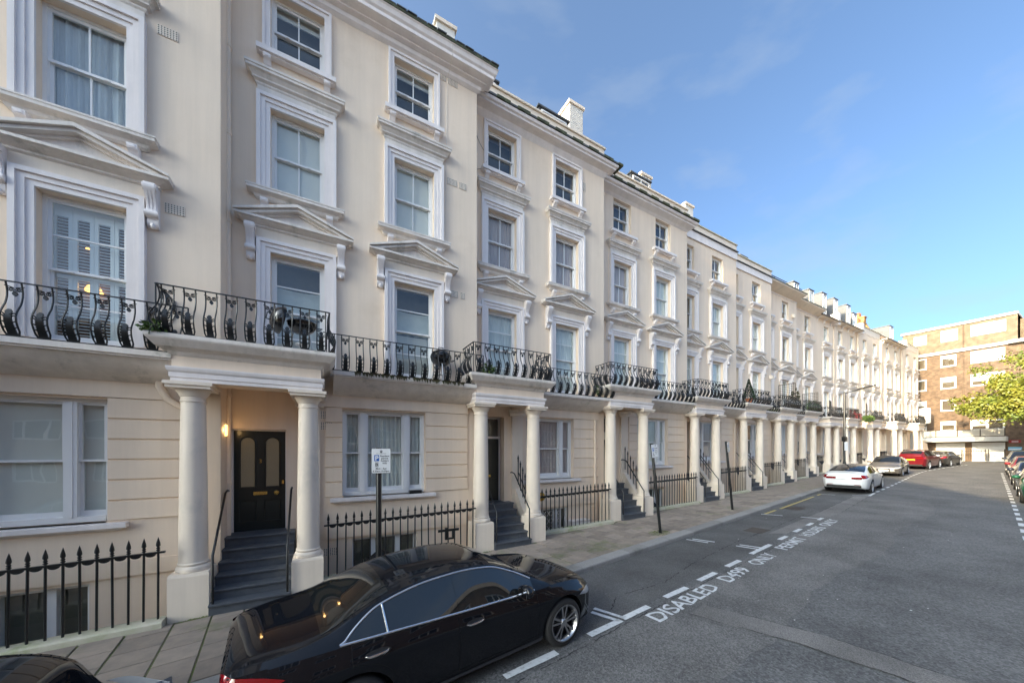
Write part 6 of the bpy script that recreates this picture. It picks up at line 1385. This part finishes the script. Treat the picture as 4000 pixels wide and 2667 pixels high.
        if det == 2:
            obj('tail_light', B.patch(.01, .46, lambda x: zt_ - .20 + .10 * (x / .46) ** 1.4, lambda x: max(zt_ - .20 + .10 * (x / .46) ** 1.4, zt_ - .012 - .09 * (x / .46) ** 2.2), .006, 26, 8, sd), M['taillens'], C_, smooth=60)
        hz = S['zsh'][-1][1]
        obj('headlight', B.patch(L_ - .52, L_ - .03, lambda x: hz + .02 + .10 * ((L_ - x) / .5), lambda x: hz + .12 + .09 * ((L_ - x) / .5) - .10 * max(0, ((L_ - x) - .25) / .27) ** 2, .005, 22, 5, sd), M['headlens'], C_, smooth=60)
        obj('side_skirt', MB().tube([(S['wb'][0] + rad + .08, -sd * (B.side(2, .24) + .002), S['zlo'][2][1] + .035), (S['wb'][1] - rad - .08, -sd * (B.side(3, .24) + .002), S['zlo'][2][1] + .035)], .022, 6), M['plastic'], C_)
    # rear and front ends
    zr_ = S['zsh'][0][1]
    if tail != 'side' or det == 2:
        wv = B.f['wsh'](0)
        for sd in (-1, 1):
            y0, y1 = sorted((sd * wv * .42, sd * wv * .98)); obj('tail_light', MB().box(-.012, .03, y0, y1, zr_ + .02, zr_ + .13), M['taillens'], C_)
        obj('rear_bumper_trim', MB().box(-.02, .05, -.66, .66, .32, .44), M['plastic'], C_)
        for sd in (-1, 1): obj('bumper_reflector', MB().box(-.024, .0, sd * .52 - .11, sd * .52 + .11, .46, .48), M['taillens'], C_)
        if plate: obj('number_plate', MB().box(-.028, -.012, -.26, .26, zr_ - .12, zr_ - .01), M[plate], C_)
        obj('boot_gap', MB().tube([(-.004, -wv * .9, zr_ + .005), (-.006, 0, zr_ + .0), (-.004, wv * .9, zr_ + .005)], .005, 5), M['seam'], C_)
    if face:
        zf = S['zsh'][-1][1]; g = obj('grille', MB().box(L_ - .06, L_ + .012, -.34, .34, zf - .16, zf + .06), M['plastic'], C_)
        obj('grille_surround', MB().tube([(L_ + .012, -.35, zf + .07), (L_ + .012, .35, zf + .07), (L_ + .014, .30, zf - .18), (L_ + .014, -.30, zf - .18), (L_ + .012, -.35, zf + .07)], .012, 6), M['chrome'], C_)
        for k in range(5): obj('grille_bar', MB().box(L_ + .012, L_ + .018, -.32, .32, zf - .13 + k * .04, zf - .12 + k * .04), M['chrome'] if face == 'bars' else M['darkalloy'], C_)
        obj('number_plate', MB().box(L_ + .016, L_ + .026, -.26, .26, zf - .13, zf - .02), M['platew'], C_)
        obj('lower_intake', MB().box(L_ - .08, L_ + .008, -.55, .55, .26, .36), M['plastic'], C_)
        for sd in (-1, 1): obj('fog_light', MB().box(L_ - .1, L_ + .004, sd * .5 - .06, sd * .5 + .06, .40, .45), M['headlens'], C_)
    # bonnet shut lines
    fx = S['front'][1]
    for sd in (-1, 1):
        pts = [(x, sd * B.top(x, .0)[0] * .99, B.top(x, .02)[1] + .001) for x in [fx + .12 + (L_ - .25 - fx - .12) * k / 16 for k in range(17)]]; obj('bonnet_gap', MB().tube(pts, .0035, 4), M['seam'], C_)
    return C_, B

HD = math.atan(0.115)
def place(x, y, hd, S, outer_right=True):
    return (x, y, gz(x) + RZ + .006)
# hero: black saloon. front axle at (3.0, ~4.73), rear bumper near x=-1.0
def at(S, ax_i, X, Yout, hd, sidesign=-1, width=.91):
    # position the car so that axle ax_i has its outer wheel face at (X, Yout); sidesign -1: the car's right flank is the measured one
    ax = S['wb'][ax_i]; c, s = math.cos(hd), math.sin(hd); ly = sidesign * width
    return (X - (ax * c - ly * s), Yout - (ax * s + ly * c), gz(X - ax * c + ly * s) + RZ + .006)
HERO = zscale(SALOON, .985, .99, .935)
car('black_saloon', HERO, 'black', at(HERO, 1, 3.0, 3.84, HD), HD, 'glossy black saloon with chrome window trim and star alloy wheels parked in the foreground', 'star', det=2, plate='platey')
SUVT = zscale(SUV, 1.10, 1.0, 1.0)
car('black_crossover', SUVT, 'black', at(SUVT, 1, -2.66, 3.22, HD), HD, 'black car front corner cut off at the bottom left, behind the black saloon', 'five', det=2, plate='platey')
car('white_saloon', zscale(FASTBACK, .985, 1.0, .965), 'white', at(zscale(FASTBACK, .985, 1.0, .965), 0, 24.75, 6.43, HD), HD, 'white fastback saloon with dark glass roof parked seen from behind', 'multi', trim=None, roof='glass', det=2)
CAB = zscale(SALOON, .97, .98, .945)
car('grey_convertible', CAB, 'grey', at(CAB, 1, 36.8, 7.97, HD + math.pi, 1), HD + math.pi, 'grey convertible with black soft top facing the camera ahead of the white saloon', 'multi', roof='soft', det=1, face='bars')
car('red_crossover', SUV, 'red', at(SUV, 0, 45.9, 8.42, -.03), -.03, 'dark red crossover with yellow rear plate parked beyond the grey convertible', 'five', trim=None, det=2, plate='platey')
car('dark_saloon', SALOON, 'dark', at(SALOON, 0, 51.1, 8.1, -.04), -.04, 'dark saloon at the far end of the left row near the garages', 'five', det=2, plate='platey')
HR = math.atan(0.12) + math.pi
car('green_hatchback', HATCH, 'green', at(HATCH, 1, 25.3, 2.27, HR, -1), HR, 'green car cut off by the right edge, nearest of the right hand row', 'five', trim=None, det=1, face='mesh')
car('navy_saloon', SALOON, 'navy', at(SALOON, 1, 31.2, 2.96, HR, -1), HR, 'dark navy saloon in the right hand row just beyond the green car', 'five', det=1, face='mesh')
car('red_hatchback', HATCH, 'red2', at(HATCH, 1, 37.1, 3.66, HR, -1), HR, 'bright red car half hidden in the right hand row before the dark crossover', 'five', trim=None, det=1, face='mesh')
car('dark_crossover', SUV, 'navy', at(SUV, 1, 42.1, 4.26, HR, -1), HR, 'dark crossover at the far end of the right hand row', 'five', trim=None, det=1, face='mesh')
